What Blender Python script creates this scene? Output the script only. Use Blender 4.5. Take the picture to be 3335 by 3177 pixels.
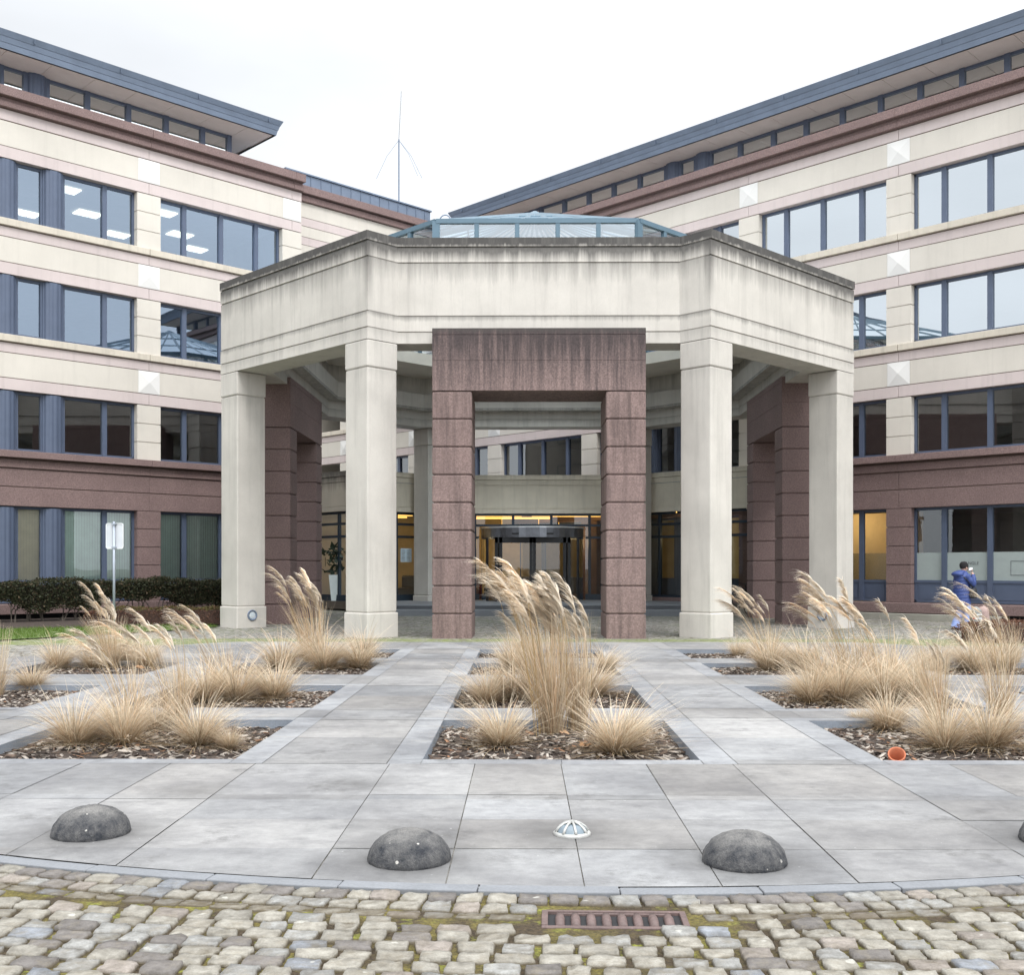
import bpy, bmesh, math, random
import numpy as np
from mathutils import Vector, Matrix
random.seed(7)
RNG = np.random.default_rng(11)
R = math.radians
sc = bpy.context.scene
for o in list(bpy.data.objects): bpy.data.objects.remove(o)

# ------------------------------------------------------------------ camera
cd = bpy.data.cameras.new('camera'); cam = bpy.data.objects.new('camera', cd)
sc.collection.objects.link(cam); sc.camera = cam
cam.location = (0, 0, 1.5); cam.rotation_euler = (R(90), 0, 0.0101)
cd.sensor_fit = 'HORIZONTAL'; cd.sensor_width = 36; cd.lens = 38.29
cd.shift_x = 0.0; cd.shift_y = 0.0787
cd.clip_start = 0.05; cd.clip_end = 3000

# ------------------------------------------------------------------ sky + sun
SUN_EL, SUN_AZ = R(48), R(152)          # azimuth clockwise from +Y: front right of the facade
w = bpy.data.worlds.new('World'); sc.world = w; w.use_nodes = True
nt = w.node_tree; nt.nodes.clear()
def wn(t, **k):
    n = nt.nodes.new(t)
    for a, b in k.items(): setattr(n, a, b)
    return n
out = wn('ShaderNodeOutputWorld'); bg = wn('ShaderNodeBackground')
sky = wn('ShaderNodeTexSky', sky_type='NISHITA', sun_disc=False, sun_elevation=SUN_EL, sun_rotation=SUN_AZ)
tc = wn('ShaderNodeTexCoord'); sep = wn('ShaderNodeSeparateXYZ')
nt.links.new(tc.outputs['Generated'], sep.inputs[0])
ramp = wn('ShaderNodeValToRGB')          # overcast cloud: brighter towards the zenith
e = ramp.color_ramp.elements
e[0].position = 0.0; e[0].color = (0.80, 0.835, 0.88, 1)
e[1].position = 1.0; e[1].color = (2.3, 2.35, 2.4, 1)
m_ = e.new(0.50); m_.color = (0.89, 0.915, 0.945, 1)
nt.links.new(sep.outputs['Z'], ramp.inputs[0])
mp = wn('ShaderNodeMapping'); mp.inputs['Scale'].default_value = (1.6, 1.6, 4.0)
nz = wn('ShaderNodeTexNoise'); nz.inputs['Scale'].default_value = 1.3; nz.inputs['Detail'].default_value = 5
nt.links.new(tc.outputs['Generated'], mp.inputs[0]); nt.links.new(mp.outputs[0], nz.inputs['Vector'])
mr = wn('ShaderNodeMapRange'); mr.inputs['From Min'].default_value = .3; mr.inputs['From Max'].default_value = .7
mr.inputs['To Min'].default_value = 9.7; mr.inputs['To Max'].default_value = 12.6
nt.links.new(nz.outputs['Fac'], mr.inputs['Value'])
mul = wn('ShaderNodeVectorMath', operation='SCALE')
nt.links.new(ramp.outputs[0], mul.inputs[0]); nt.links.new(mr.outputs[0], mul.inputs['Scale'])
mix = wn('ShaderNodeMix', data_type='RGBA'); mix.inputs['Factor'].default_value = 0.93
fy_ = wn('ShaderNodeMapRange'); fy_.interpolation_type = 'SMOOTHSTEP'      # sky brightened behind the viewer, added to light the facades
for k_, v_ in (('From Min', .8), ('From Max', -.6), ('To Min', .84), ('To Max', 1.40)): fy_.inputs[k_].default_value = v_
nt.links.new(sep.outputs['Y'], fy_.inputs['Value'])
fx_ = wn('ShaderNodeMapRange')
for k_, v_ in (('From Min', -.5), ('From Max', .0), ('To Min', .92), ('To Max', 1.10)): fx_.inputs[k_].default_value = v_
nt.links.new(sep.outputs['X'], fx_.inputs['Value'])
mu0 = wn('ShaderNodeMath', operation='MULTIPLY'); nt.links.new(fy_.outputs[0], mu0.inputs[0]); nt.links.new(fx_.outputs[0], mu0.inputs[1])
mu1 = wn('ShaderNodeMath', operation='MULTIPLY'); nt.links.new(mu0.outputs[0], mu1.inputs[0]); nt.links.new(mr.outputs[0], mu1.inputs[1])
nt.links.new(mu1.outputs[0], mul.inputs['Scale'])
nt.links.new(sky.outputs[0], mix.inputs['A']); nt.links.new(mul.outputs[0], mix.inputs['B'])
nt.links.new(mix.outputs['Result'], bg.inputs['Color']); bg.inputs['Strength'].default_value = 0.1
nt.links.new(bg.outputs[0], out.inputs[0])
ld = bpy.data.lights.new('sun', 'SUN'); sun = bpy.data.objects.new('sun', ld); sc.collection.objects.link(sun)
ld.energy = 1.3; ld.angle = R(20); ld.color = (1.0, 0.98, 0.95)
sd = Vector((math.sin(SUN_AZ)*math.cos(SUN_EL), math.cos(SUN_AZ)*math.cos(SUN_EL), math.sin(SUN_EL)))
sun.rotation_euler = sd.to_track_quat('Z', 'Y').to_euler()
sun.location = (30, -20, 40)
sc.view_settings.view_transform = 'Standard'; sc.view_settings.look = 'None'
sc.view_settings.exposure = 0.36; sc.view_settings.gamma = 1.0

# ------------------------------------------------------------------ materials
def mk(name):
    m = bpy.data.materials.new(name); m.use_nodes = True
    t = m.node_tree; b = t.nodes['Principled BSDF']
    return m, t, b
def N(t, typ, **k):
    n = t.nodes.new(typ)
    for a, b in k.items(): setattr(n, a, b)
    return n
def pos(t): return N(t, 'ShaderNodeNewGeometry').outputs['Position']
def noise(t, vec, scale, detail=4, rough=.6, sc3=None):
    if sc3:
        mp = N(t, 'ShaderNodeMapping'); mp.inputs['Scale'].default_value = sc3
        t.links.new(vec, mp.inputs[0]); vec = mp.outputs[0]
    n = N(t, 'ShaderNodeTexNoise'); n.inputs['Scale'].default_value = scale
    n.inputs['Detail'].default_value = detail; n.inputs['Roughness'].default_value = rough
    t.links.new(vec, n.inputs['Vector']); return n.outputs['Fac']
def rng(t, v, a, b, c=0., d=1.):
    n = N(t, 'ShaderNodeMapRange'); n.clamp = True
    for k, x in zip(('From Min', 'From Max', 'To Min', 'To Max'), (a, b, c, d)): n.inputs[k].default_value = x
    t.links.new(v, n.inputs['Value']); return n.outputs[0]
def math_(t, op, a, b=None):
    n = N(t, 'ShaderNodeMath', operation=op)
    for i, x in enumerate((a, b)):
        if x is None: continue
        if isinstance(x, (int, float)): n.inputs[i].default_value = x
        else: t.links.new(x, n.inputs[i])
    return n.outputs[0]
def mixc(t, f, a, b, blend='MIX'):
    n = N(t, 'ShaderNodeMix', data_type='RGBA', blend_type=blend)
    for k, x in (('Factor', f), ('A', a), ('B', b)):
        if isinstance(x, (int, float)): n.inputs[k].default_value = x
        elif isinstance(x, tuple): n.inputs[k].default_value = (*x, 1)
        else: t.links.new(x, n.inputs[k])
    return n.outputs['Result']
def bump(t, b, h, strength=.3, dist=.01):
    n = N(t, 'ShaderNodeBump'); n.inputs['Strength'].default_value = strength; n.inputs['Distance'].default_value = dist
    t.links.new(h, n.inputs['Height']); t.links.new(n.outputs[0], b.inputs['Normal'])
def sc_(c, k): return tuple(x*k for x in c)
def stone(name, c, rough=.85, var=.12, s=1.2, fine=60, fvar=.08, bs=.15, streak=0.):
    m, t, b = mk(name); p = pos(t)
    col = mixc(t, rng(t, noise(t, p, s), .3, .7), sc_(c, 1-var), sc_(c, 1+var))
    if streak:
        sn = rng(t, noise(t, p, 1., 5, .65, (5, 5, .35)), .52, .72)
        col = mixc(t, math_(t, 'MULTIPLY', sn, streak), col, sc_(c, .45))
    f = noise(t, p, fine, 2)
    col = mixc(t, rng(t, f, .3, .7), mixc(t, 1., col, (1-fvar,)*3, 'MULTIPLY'), mixc(t, 1., col, (1+fvar,)*3, 'MULTIPLY'))
    t.links.new(col, b.inputs['Base Color']); b.inputs['Roughness'].default_value = rough
    bump(t, b, f, bs, .01); return m
def plain(name, c, rough=.5, metal=0., var=.06, s=3.):
    m, t, b = mk(name); p = pos(t)
    t.links.new(mixc(t, rng(t, noise(t, p, s), .3, .7), sc_(c, 1-var), sc_(c, 1+var)), b.inputs['Base Color'])
    b.inputs['Roughness'].default_value = rough; b.inputs['Metallic'].default_value = metal; return m
def emit(name, c, s):
    m, t, b = mk(name); b.inputs['Base Color'].default_value = (*c, 1)
    b.inputs['Emission Color'].default_value = (*c, 1); b.inputs['Emission Strength'].default_value = s; return m
def glass(name, refl, tint, gtint=(1, 1, 1), rough=0., wave=.0):
    m = bpy.data.materials.new(name); m.use_nodes = True; t = m.node_tree; t.nodes.clear()
    o = N(t, 'ShaderNodeOutputMaterial'); mx = N(t, 'ShaderNodeMixShader')
    tr = N(t, 'ShaderNodeBsdfTransparent'); gl = N(t, 'ShaderNodeBsdfGlossy')
    tr.inputs[0].default_value = (*tint, 1); gl.inputs['Color'].default_value = (*gtint, 1); gl.inputs['Roughness'].default_value = rough
    lw = N(t, 'ShaderNodeFresnel'); lw.inputs['IOR'].default_value = 1.5
    f = math_(t, 'ADD', math_(t, 'MULTIPLY', lw.outputs[0], 1-refl), refl)
    if wave:
        bn = N(t, 'ShaderNodeBump'); bn.inputs['Strength'].default_value = wave; bn.inputs['Distance'].default_value = .05
        t.links.new(noise(t, pos(t), .8, 1), bn.inputs['Height']); t.links.new(bn.outputs[0], gl.inputs['Normal'])
    t.links.new(f, mx.inputs[0]); t.links.new(tr.outputs[0], mx.inputs[1]); t.links.new(gl.outputs[0], mx.inputs[2])
    t.links.new(mx.outputs[0], o.inputs[0]); return m

M = {}
M['cream'] = stone('cream_stone', (.585, .548, .490), var=.07, s=.5, fvar=.03, streak=.10)
M['pink'] = stone('pink_stone', (.545, .47, .455), var=.08, s=.5, fvar=.04, streak=.16)
M['sill'] = stone('sill_stone', (.55, .50, .42), var=.08, s=1.5, fvar=.05, streak=.35)
M['white'] = stone('white_stone', (.70, .69, .67), var=.03, fvar=.02)
M['joint'] = plain('dark_joint', (.16, .115, .095), .9)
def granite(name, c, streak=0., zr=None):
    m, t, b = mk(name); p = pos(t)
    f = noise(t, p, 34, 4, .85)
    col = mixc(t, rng(t, f, .36, .64), sc_(c, .58), sc_(c, 1.42))
    v = N(t, 'ShaderNodeTexVoronoi'); v.inputs['Scale'].default_value = 30; t.links.new(p, v.inputs['Vector'])
    col = mixc(t, rng(t, v.outputs['Distance'], .0, .16, .35, 0.), col, (.42, .34, .30))
    col = mixc(t, rng(t, noise(t, p, .9, 3), .35, .7, 0, .35), col, sc_(c, .6))
    if zr:
        sp = N(t, 'ShaderNodeSeparateXYZ'); t.links.new(p, sp.inputs[0])
        sn = noise(t, p, 1., 6, .7, (9, 9, .5))
        g = rng(t, sp.outputs['Z'], zr[0], zr[1], .34, .62)
        sn2 = noise(t, p, 1., 5, .7, (22, 22, .9)); sn = math_(t, 'ADD', math_(t, 'MULTIPLY', sn, .6), math_(t, 'MULTIPLY', sn2, .4))
        mk_ = rng(t, math_(t, 'ADD', sn, g), .84, 1.10)
        col = mixc(t, math_(t, 'MULTIPLY', mk_, streak), col, mixc(t, 1., col, (.20, .21, .235), 'MULTIPLY'))
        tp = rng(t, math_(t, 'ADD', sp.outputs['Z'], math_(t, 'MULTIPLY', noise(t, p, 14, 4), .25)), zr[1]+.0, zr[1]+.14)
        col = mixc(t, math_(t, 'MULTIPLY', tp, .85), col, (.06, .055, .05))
    elif streak:
        sn = rng(t, noise(t, p, 1., 6, .7, (7, 7, .5)), .46, .68)
        col = mixc(t, math_(t, 'MULTIPLY', sn, streak), col, sc_(c, .35))
    t.links.new(col, b.inputs['Base Color']); b.inputs['Roughness'].default_value = .8
    bump(t, b, noise(t, p, 110, 2, .7), .5, .012); return m
M['granite'] = granite('brown_granite', (.205, .140, .132))
M['gate'] = granite('gate_granite', (.215, .150, .137), .75)
M['lintel'] = granite('lintel_granite', (.22, .155, .142), .92, (4.95, 6.74))

def weathered(name, c, bands, corner=True):
    m, t, b = mk(name); p = pos(t); sp = N(t, 'ShaderNodeSeparateXYZ'); t.links.new(p, sp.inputs[0]); z = sp.outputs['Z']
    col = mixc(t, rng(t, noise(t, p, .9, 5), .3, .7), sc_(c, .88), sc_(c, 1.08))
    s1 = noise(t, p, 1., 6, .7, (4.5, 4.5, .28)); s2 = noise(t, p, 1., 6, .75, (11, 11, .55))
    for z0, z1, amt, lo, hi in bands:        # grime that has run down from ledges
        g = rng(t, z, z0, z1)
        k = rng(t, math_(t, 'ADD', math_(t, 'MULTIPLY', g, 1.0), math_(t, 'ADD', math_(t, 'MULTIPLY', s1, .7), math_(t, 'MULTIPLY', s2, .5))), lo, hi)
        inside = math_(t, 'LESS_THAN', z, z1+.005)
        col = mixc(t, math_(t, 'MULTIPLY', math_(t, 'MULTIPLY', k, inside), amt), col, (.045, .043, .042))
    st = rng(t, s1, .50, .72, 0, .34); col = mixc(t, st, col, sc_(c, .5))
    if corner:
        for cx, cy in ((-3.416, 23.877), (4.11, 23.877)):
            vm = N(t, 'ShaderNodeVectorMath', operation='DISTANCE')
            cb = N(t, 'ShaderNodeCombineXYZ'); t.links.new(sp.outputs['X'], cb.inputs[0]); t.links.new(sp.outputs['Y'], cb.inputs[1])
            t.links.new(cb.outputs[0], vm.inputs[0]); vm.inputs[1].default_value = (cx, cy, 0)
            dd = math_(t, 'ADD', vm.outputs['Value'], math_(t, 'MULTIPLY', s2, -.22))
            k = math_(t, 'MULTIPLY', rng(t, dd, -.08, .12, .8, 0), rng(t, z, 7.1, 8.4))
            col = mixc(t, k, col, (.09, .085, .08))
    f = noise(t, p, 70, 2)
    col = mixc(t, rng(t, f, .3, .7), mixc(t, 1., col, (.95,)*3, 'MULTIPLY'), mixc(t, 1., col, (1.05,)*3, 'MULTIPLY'))
    t.links.new(col, b.inputs['Base Color']); b.inputs['Roughness'].default_value = .88; bump(t, b, f, .15, .008); return m
CON = (.54, .512, .468)
M['entab'] = weathered('weathered_concrete', CON, [(8.60, 8.93, .95, .80, 1.14), (8.05, 8.72, .85, 1.05, 1.45), (7.2, 8.37, .5, 1.22, 1.66), (6.85, 7.17, .6, 1.22, 1.62), (6.2, 6.81, .3, 1.3, 1.75)])
M['column'] = weathered('column_concrete', CON, [(4.6, 5.94, .30, 1.40, 1.9), (5.9, 6.55, .2, 1.4, 1.9)], False)
M['inner'] = stone('inner_concrete', (.68, .63, .55), var=.07, fvar=.04)
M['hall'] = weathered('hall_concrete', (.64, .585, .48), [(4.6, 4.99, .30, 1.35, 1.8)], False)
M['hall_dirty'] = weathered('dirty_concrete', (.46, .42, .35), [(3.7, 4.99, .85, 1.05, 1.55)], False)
M['slate'] = plain('slate_blue_metal', (.082, .106, .162), .45, .1)
M['dark'] = plain('dark_blue_frame', (.018, .032, .05), .4)
M['roofmetal'] = plain('roof_zinc', (.155, .195, .265), .5, .2, .1, 2.)
M['soffit'] = plain('soffit_panel', (.80, .74, .70), .7, 0, .05, 1.)
M['gap'] = plain('black_gap', (.02, .02, .022), .9)
M['glassR'] = glass('coated_glass', .50, (.35, .42, .48), (.90, .96, 1.0), 0, .03)
M['glassL'] = glass('blue_glass', .24, (.55, .62, .7), (.68, .82, 1.0), 0, .03)
M['glassLow'] = glass('clear_glass', .06, (.93, .96, .96), (.95, .98, 1), 0, .03)
M['glassHall'] = glass('hall_glass', .045, (.88, .90, .86), (1, 1, 1), 0, .02)
M['glassSky'] = glass('skylight_glass', .28, (.80, .88, .92), (.9, .96, 1))
M['skyframe'] = plain('skylight_frame', (.10, .165, .215), .4, .1)
M['room'] = plain('office_wall', (.33, .33, .32), .9)
M['ceil'] = plain('office_ceiling', (.42, .43, .43), .9)
M['lamp'] = emit('office_lamp', (1.0, .93, .72), 2.2)
M['blind'] = plain('green_blind', (.72, .86, .79), .8, 0, .06, 4)
M['blindb'] = plain('beige_blind', (.78, .73, .60), .8, 0, .06, 4)
M['gold'] = emit('warm_lamp', (1.0, .56, .14), 1.7)
M['woodwall'] = stone('lobby_wood_wall', (.56, .45, .24), var=.12, s=2, fvar=.05)
M['lobbyfloor'] = plain('lobby_floor', (.10, .085, .07), .35)
M['lobbyceil'] = plain('lobby_ceiling', (.38, .32, .22), .8)
M['steel'] = plain('brushed_steel', (.20, .21, .235), .28, .85, .15, 6)
M['black'] = plain('black_metal', (.012, .012, .014), .45)
M['warmwall'] = plain('cream_room_wall', (.78, .60, .34), .8)
M['frost'] = plain('frosted_film', (.30, .345, .335), .7, 0, .05, 3)
M['step'] = stone('step_stone', (.16, .17, .185), var=.1, fvar=.08)

# ------------------------------------------------------------------ mesh helpers
def add_obj(name, me, parent=None):
    o = bpy.data.objects.new(name, me); sc.collection.objects.link(o)
    if parent is not None: o.parent = parent
    return o
def tag(o, label=None, cat=None, group=None, kind=None):
    if label: o['label'] = label
    if cat: o['category'] = cat
    if group: o['group'] = group
    if kind: o['kind'] = kind
    return o
def thing(name, label, cat, loc=(0, 0, 0), rz=0, group=None):
    o = bpy.data.objects.new(name, None); sc.collection.objects.link(o)
    o.location = loc; o.rotation_euler = (0, 0, rz); o.empty_display_size = .3
    return tag(o, label, cat, group)
class MB:
    def __init__(s): s.v = []; s.f = []; s.m = []
    def add(s, vs, fs, mi=0):
        b = len(s.v); s.v += [tuple(map(float, p)) for p in vs]
        for f in fs: s.f.append(tuple(b+i for i in f)); s.m.append(mi)
        return s
    def box(s, x0, x1, y0, y1, z0, z1, mi=0):
        return s.add([(x0, y0, z0), (x1, y0, z0), (x1, y1, z0), (x0, y1, z0), (x0, y0, z1), (x1, y0, z1), (x1, y1, z1), (x0, y1, z1)],
                     [(0, 3, 2, 1), (4, 5, 6, 7), (0, 1, 5, 4), (1, 2, 6, 5), (2, 3, 7, 6), (3, 0, 4, 7)], mi)
    def obox(s, p, q, t, z0, z1, mi=0, off=0.):
        """box standing along the line p-q, thickness t (to the left of p->q), offset off"""
        p = np.array(p, float); q = np.array(q, float); d = (q-p)/np.linalg.norm(q-p); n = np.array((-d[1], d[0]))
        a = p+n*off; b = q+n*off; c = b+n*t; e = a+n*t
        return s.add([(*a, z0), (*b, z0), (*c, z0), (*e, z0), (*a, z1), (*b, z1), (*c, z1), (*e, z1)],
                     [(0, 3, 2, 1), (4, 5, 6, 7), (0, 1, 5, 4), (1, 2, 6, 5), (2, 3, 7, 6), (3, 0, 4, 7)], mi)
    def prism(s, poly, z0, z1, mi=0):
        n = len(poly)
        return s.add([(x, y, z0) for x, y in poly]+[(x, y, z1) for x, y in poly],
                     [tuple(range(n))[::-1], tuple(range(n, 2*n))]+[(i, (i+1) % n, n+(i+1) % n, n+i) for i in range(n)], mi)
    def tube(s, pts, r, n=8, mi=0, cap=True):
        pts = [Vector(p) for p in pts]; k = len(pts); rr = r if isinstance(r, (list, tuple)) else [r]*k
        vs = []
        up = Vector((0, 0, 1))
        for i, p in enumerate(pts):
            d = (pts[min(i+1, k-1)]-pts[max(i-1, 0)]).normalized()
            a = d.cross(up)
            if a.length < 1e-3: a = d.cross(Vector((0, 1, 0)))
            a.normalize(); b = d.cross(a).normalized()
            for j in range(n):
                t = 2*math.pi*j/n; vs.append(p+(a*math.cos(t)+b*math.sin(t))*rr[i])
        fs = [(i*n+j, i*n+(j+1) % n, (i+1)*n+(j+1) % n, (i+1)*n+j) for i in range(k-1) for j in range(n)]
        if cap: fs += [tuple(range(n))[::-1], tuple(range((k-1)*n, k*n))]
        return s.add(vs, fs, mi)
    def lathe(s, prof, n=24, c=(0, 0, 0), mi=0, jitter=None):
        vs = []
        for r, z in prof:
            for j in range(n):
                t = 2*math.pi*j/n; vs.append((c[0]+r*math.cos(t), c[1]+r*math.sin(t), c[2]+z))
        k = len(prof)
        fs = [(i*n+j, i*n+(j+1) % n, (i+1)*n+(j+1) % n, (i+1)*n+j) for i in range(k-1) for j in range(n)]
        if prof[-1][0] > 1e-4: fs.append(tuple(range((k-1)*n, k*n)))
        return s.add(vs, fs, mi)
    def loft(s, rings, mi=0, cap=True):
        n = len(rings[0]); k = len(rings); vs = [p for r in rings for p in r]
        fs = [(i*n+j, i*n+(j+1) % n, (i+1)*n+(j+1) % n, (i+1)*n+j) for i in range(k-1) for j in range(n)]
        if cap: fs += [tuple(range(n))[::-1], tuple(range((k-1)*n, k*n))]
        return s.add(vs, fs, mi)
    def mesh(s, name, mats, smooth=False, recalc=True):
        me = bpy.data.meshes.new(name); me.from_pydata(s.v, [], s.f)
        mats = mats if isinstance(mats, (list, tuple)) else [mats]
        for m in mats: me.materials.append(m)
        if len(mats) > 1: me.polygons.foreach_set('material_index', s.m)
        if recalc:
            bm = bmesh.new(); bm.from_mesh(me); bmesh.ops.recalc_face_normals(bm, faces=bm.faces); bm.to_mesh(me); bm.free()
        if smooth: me.polygons.foreach_set('use_smooth', [True]*len(me.polygons))
        return me
    def build(s, name, mats, parent=None, smooth=False, bevel=0., loc=None):
        o = add_obj(name, s.mesh(name, mats, smooth), parent)
        if loc: o.location = loc
        if bevel:
            b = o.modifiers.new('bevel', 'BEVEL'); b.width = bevel; b.segments = 2; b.limit_method = 'ANGLE'; b.angle_limit = R(40)
        return o
def copy_tree(o, parent=None):
    c = o.copy(); sc.collection.objects.link(c); c.parent = parent
    for ch in [x for x in bpy.data.objects if x.parent is o]: copy_tree(ch, c)
    return c
def np_mesh(name, V, F, mats, cols=None, smooth=False):
    me = bpy.data.meshes.new(name); V = np.asarray(V, np.float32); F = np.asarray(F, np.int32); k = F.shape[1]
    me.vertices.add(len(V)); me.vertices.foreach_set('co', V.ravel())
    me.loops.add(F.size); me.loops.foreach_set('vertex_index', F.ravel())
    me.polygons.add(len(F)); me.polygons.foreach_set('loop_start', np.arange(0, F.size, k, dtype=np.int32))
    me.polygons.foreach_set('loop_total', np.full(len(F), k, np.int32))
    if smooth: me.polygons.foreach_set('use_smooth', np.ones(len(F), bool))
    if cols is not None:
        a = me.color_attributes.new('tint', 'FLOAT_COLOR', 'POINT'); c = np.ones((len(V), 4), np.float32); c[:, :3] = cols
        a.data.foreach_set('color', c.ravel())
    me.update(); me.validate()
    for m in (mats if isinstance(mats, (list, tuple)) else [mats]): me.materials.append(m)
    return me

# ------------------------------------------------------------------ office wings
ST = 3.43
def wing(name, label, K, side, x0, x1, piers, centres, kinds, eave, clersp, floors_ranges, glassU, glassG):
    """local frame: x along the wall, y inwards, z up"""
    a = R(45) if side == 'L' else R(-45)
    nrm = (1, -1) if side == 'L' else (-1, -1)
    root = thing(name, label, 'building', (nrm[0]*-K/2, nrm[1]*-K/2, 0), a)
    cuts = [x0]+[p for p in piers if x0 < p < x1]+[x1]
    def band(nm, z0, z1, y0, mat, zj=.0, ybk=.34, bev=0.):
        m = MB()
        for i in range(len(cuts)-1): m.box(cuts[i]+(.006 if i else 0), cuts[i+1]-(.006 if i < len(cuts)-2 else 0), y0, ybk, z0+zj, z1-zj)
        return m.build(nm, mat, root, bevel=bev)
    J = .012
    core = MB()
    for k in range(3):
        h = 6.79+ST*k
        top = h+1.64 if k < 2 else 15.3
        core.box(x0+.01, x1-.01, .028, .36, h+.02, top-.05)
    core.box(x0+.01, x1-.01, .03, .36, 3.37, 4.9); core.build('joint_backing', M['joint'], root)
    for k in range(3):
        h = 6.79+ST*k
        band('pink_band', h, h+.36, 0, M['pink'], J)
        band('cream_panel', h+.36, h+1.11, .003, M['cream'], J)
        if k < 2:
            band('pink_band', h+1.11, h+1.41, .001, M['pink'], J)
            band('window_sill', h+1.43, h+1.64, -.09, M['sill'], 0, .36, .015)
        else:
            band('pink_band', h+1.12, 15.10, 0, M['pink'], J)
    # granite crown cornice, stepped
    c = MB()
    for i in range(len(cuts)-1):
        a0, a1 = cuts[i]+(.005 if i else 0), cuts[i+1]
        c.box(a0, a1, -.16, .4, 15.12, 15.28); c.box(a0, a1, -.10, .4, 15.285, 15.40); c.box(a0, a1, -.30, .9, 15.405, 15.68)
    c.build('cornice', M['granite'], root, bevel=.012)
    # granite base: cornice, bands, ledge
    c = MB()
    for i in range(len(cuts)-1):
        a0, a1 = cuts[i]+(.005 if i else 0), cuts[i+1]
        c.box(a0, a1, -.24, .38, 4.78, 4.985); c.box(a0, a1, -.06, .36, 4.49, 4.72); c.box(a0, a1, -.005, .36, 3.935, 4.465); c.box(a0, a1, -.004, .36, 3.35, 3.91)
    c.build('granite_frieze', M['granite'], root, bevel=.01)
    c = MB(); c.box(x0, x1, -.42, .4, .13, .43); c.build('granite_ledge', M['granite'], root, bevel=.015)
    c = MB(); c.box(x0, x1, -.05, .4, -.1, .13); c.build('plinth', M['gap'], root)
    # piers with their own joints; white pyramid panels above each
    def pier_mesh(hh, nb, y0, mat, nm, wd=.40):
        m = MB(); bh = hh/nb
        for i in range(nb): m.box(-wd, wd, y0, .36, i*bh+.012, (i+1)*bh-.012)
        m.box(-wd+.03, wd-.03, y0+.035, .35, .0, hh); return m.mesh(nm, mat)
    pm = pier_mesh(1.80, 3, .0, M['cream'], 'pier'); gm = pier_mesh(2.92, 5, -.006, M['granite'], 'granite_pier')
    dm = MB()
    dm.add([(-.365, 0, -.365), (.365, 0, -.365), (.365, 0, .365), (-.365, 0, .365), (0, -.055, 0)], [(0, 1, 4), (1, 2, 4), (2, 3, 4), (3, 0, 4)])
    dme = dm.mesh('diamond_panel', M['white'], recalc=False)
    for p in piers:
        for k in range(3):
            z0 = 4.985+ST*k
            add_obj('pier', pm, root).location = (p, 0, z0)
            add_obj('diamond_panel', dme, root).location = (p, -.006, 6.79+ST*k+.735)
        add_obj('granite_pier', gm, root).location = (p, 0, .43)
    # windows
    def win_mesh(half, hh, kind, low):
        m = MB(); y0, y1 = .22, .32
        fr = .07; sb = .10 if low != 'ground' else .07
        m.box(-half, half, y0, y1, 0, sb); m.box(-half, half, y0, y1, hh-.08, hh)
        m.box(-half, -half+fr, y0, y1, 0, hh); m.box(half-fr, half, y0, y1, 0, hh)
        ms = [0, -1.37, 1.37] if kind == 'n' else [-2.33, 2.33]
        for x in ms: m.box(x-.075, x+.075, y0-.03, y1, .0, hh)
        if kind == 'f':
            for x in (-.38, .38, -1.02, 1.02): m.box(x-.05, x+.05, y0-.02, y1, 0, hh)
        if low == 'ground':
            m.box(-half, half, y0+.01, y1-.01, 0, .66); m.box(-half, half, y0-.015, y1, .60, .68)
            es = sorted([-half, half]+ms)
            for i in range(len(es)-1): m.box(es[i]+.16, es[i+1]-.16, y0-.004, y0+.02, .10, .52)
        return m
    def pane_mesh(half, hh):
        m = MB(); m.add([(-half, .27, .02), (half, .27, .02), (half, .27, hh-.02), (-half, .27, hh-.02)], [(0, 1, 2, 3)]); return m
    fl = MB()                                         # fluted metal half column
    prof = []
    n = 41
    for i in range(n):
        t = math.pi*i/(n-1); rr = .33+(.022*abs(math.sin(t*6.5)))-.022
        prof.append((-math.cos(t)*rr, .24-math.sin(t)*rr*.72))
    def flute(hh, nm):
        m = MB(); vs = []
        for z in (0, hh): vs += [(x, y, z) for x, y in prof]
        m.add(vs, [(i, i+1, n+i+1, n+i) for i in range(n-1)]+[tuple(range(n, 2*n))]); return m.mesh(nm, M['slate'])
    flm = flute(1.78, 'fluted_column'); flg = flute(2.86, 'fluted_column')
    meshes = {}
    for c_, kd in zip(centres, kinds):
        half = 2.31 if kd == 'n' else 3.32
        for k in range(4):
            if k == 0: z0, hh, low, gl = .45, 2.90, 'ground', glassG
            else: z0, hh, low, gl = 4.99+ST*(k-1), 1.80, 'up', (glassU if k > 1 else M['glassMid'])
            if k > 1: z0 = 8.43+ST*(k-2); hh = 1.79
            key = (kd, low, k == 1, gl.name)
            if key not in meshes:
                meshes[key] = (win_mesh(half, hh, kd, low).mesh('window', M['slate']), pane_mesh(half-.02, hh).mesh('pane', gl))
            wv = add_obj('window', meshes[key][0], root); wv.location = (c_, 0, z0)
            add_obj('pane', meshes[key][1], wv)
            if kd == 'f':
                for s in (-.70, .70): add_obj('fluted_column', flg if k == 0 else flm, root).location = (c_+s, 0, z0)
    # clerestory under the eave
    e0, e1, ends = eave
    cy = 1.5
    m = MB(); g = MB()
    m.box(clersp[0], clersp[1], cy-.03, cy+.1, 15.3, 15.5); m.box(clersp[0], clersp[1], cy-.02, cy+.1, 16.93, 17.03)
    xs = []
    for c_, kd in zip(centres, kinds):
        for x in ([0, -1.37, 1.37, 2.715] if kd == 'n' else [-2.33, -1.02, -.38, .38, 1.02, 2.33, 3.72]):
            if clersp[0]+.1 < c_+x < clersp[1]-.1: xs.append(c_+x)
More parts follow.
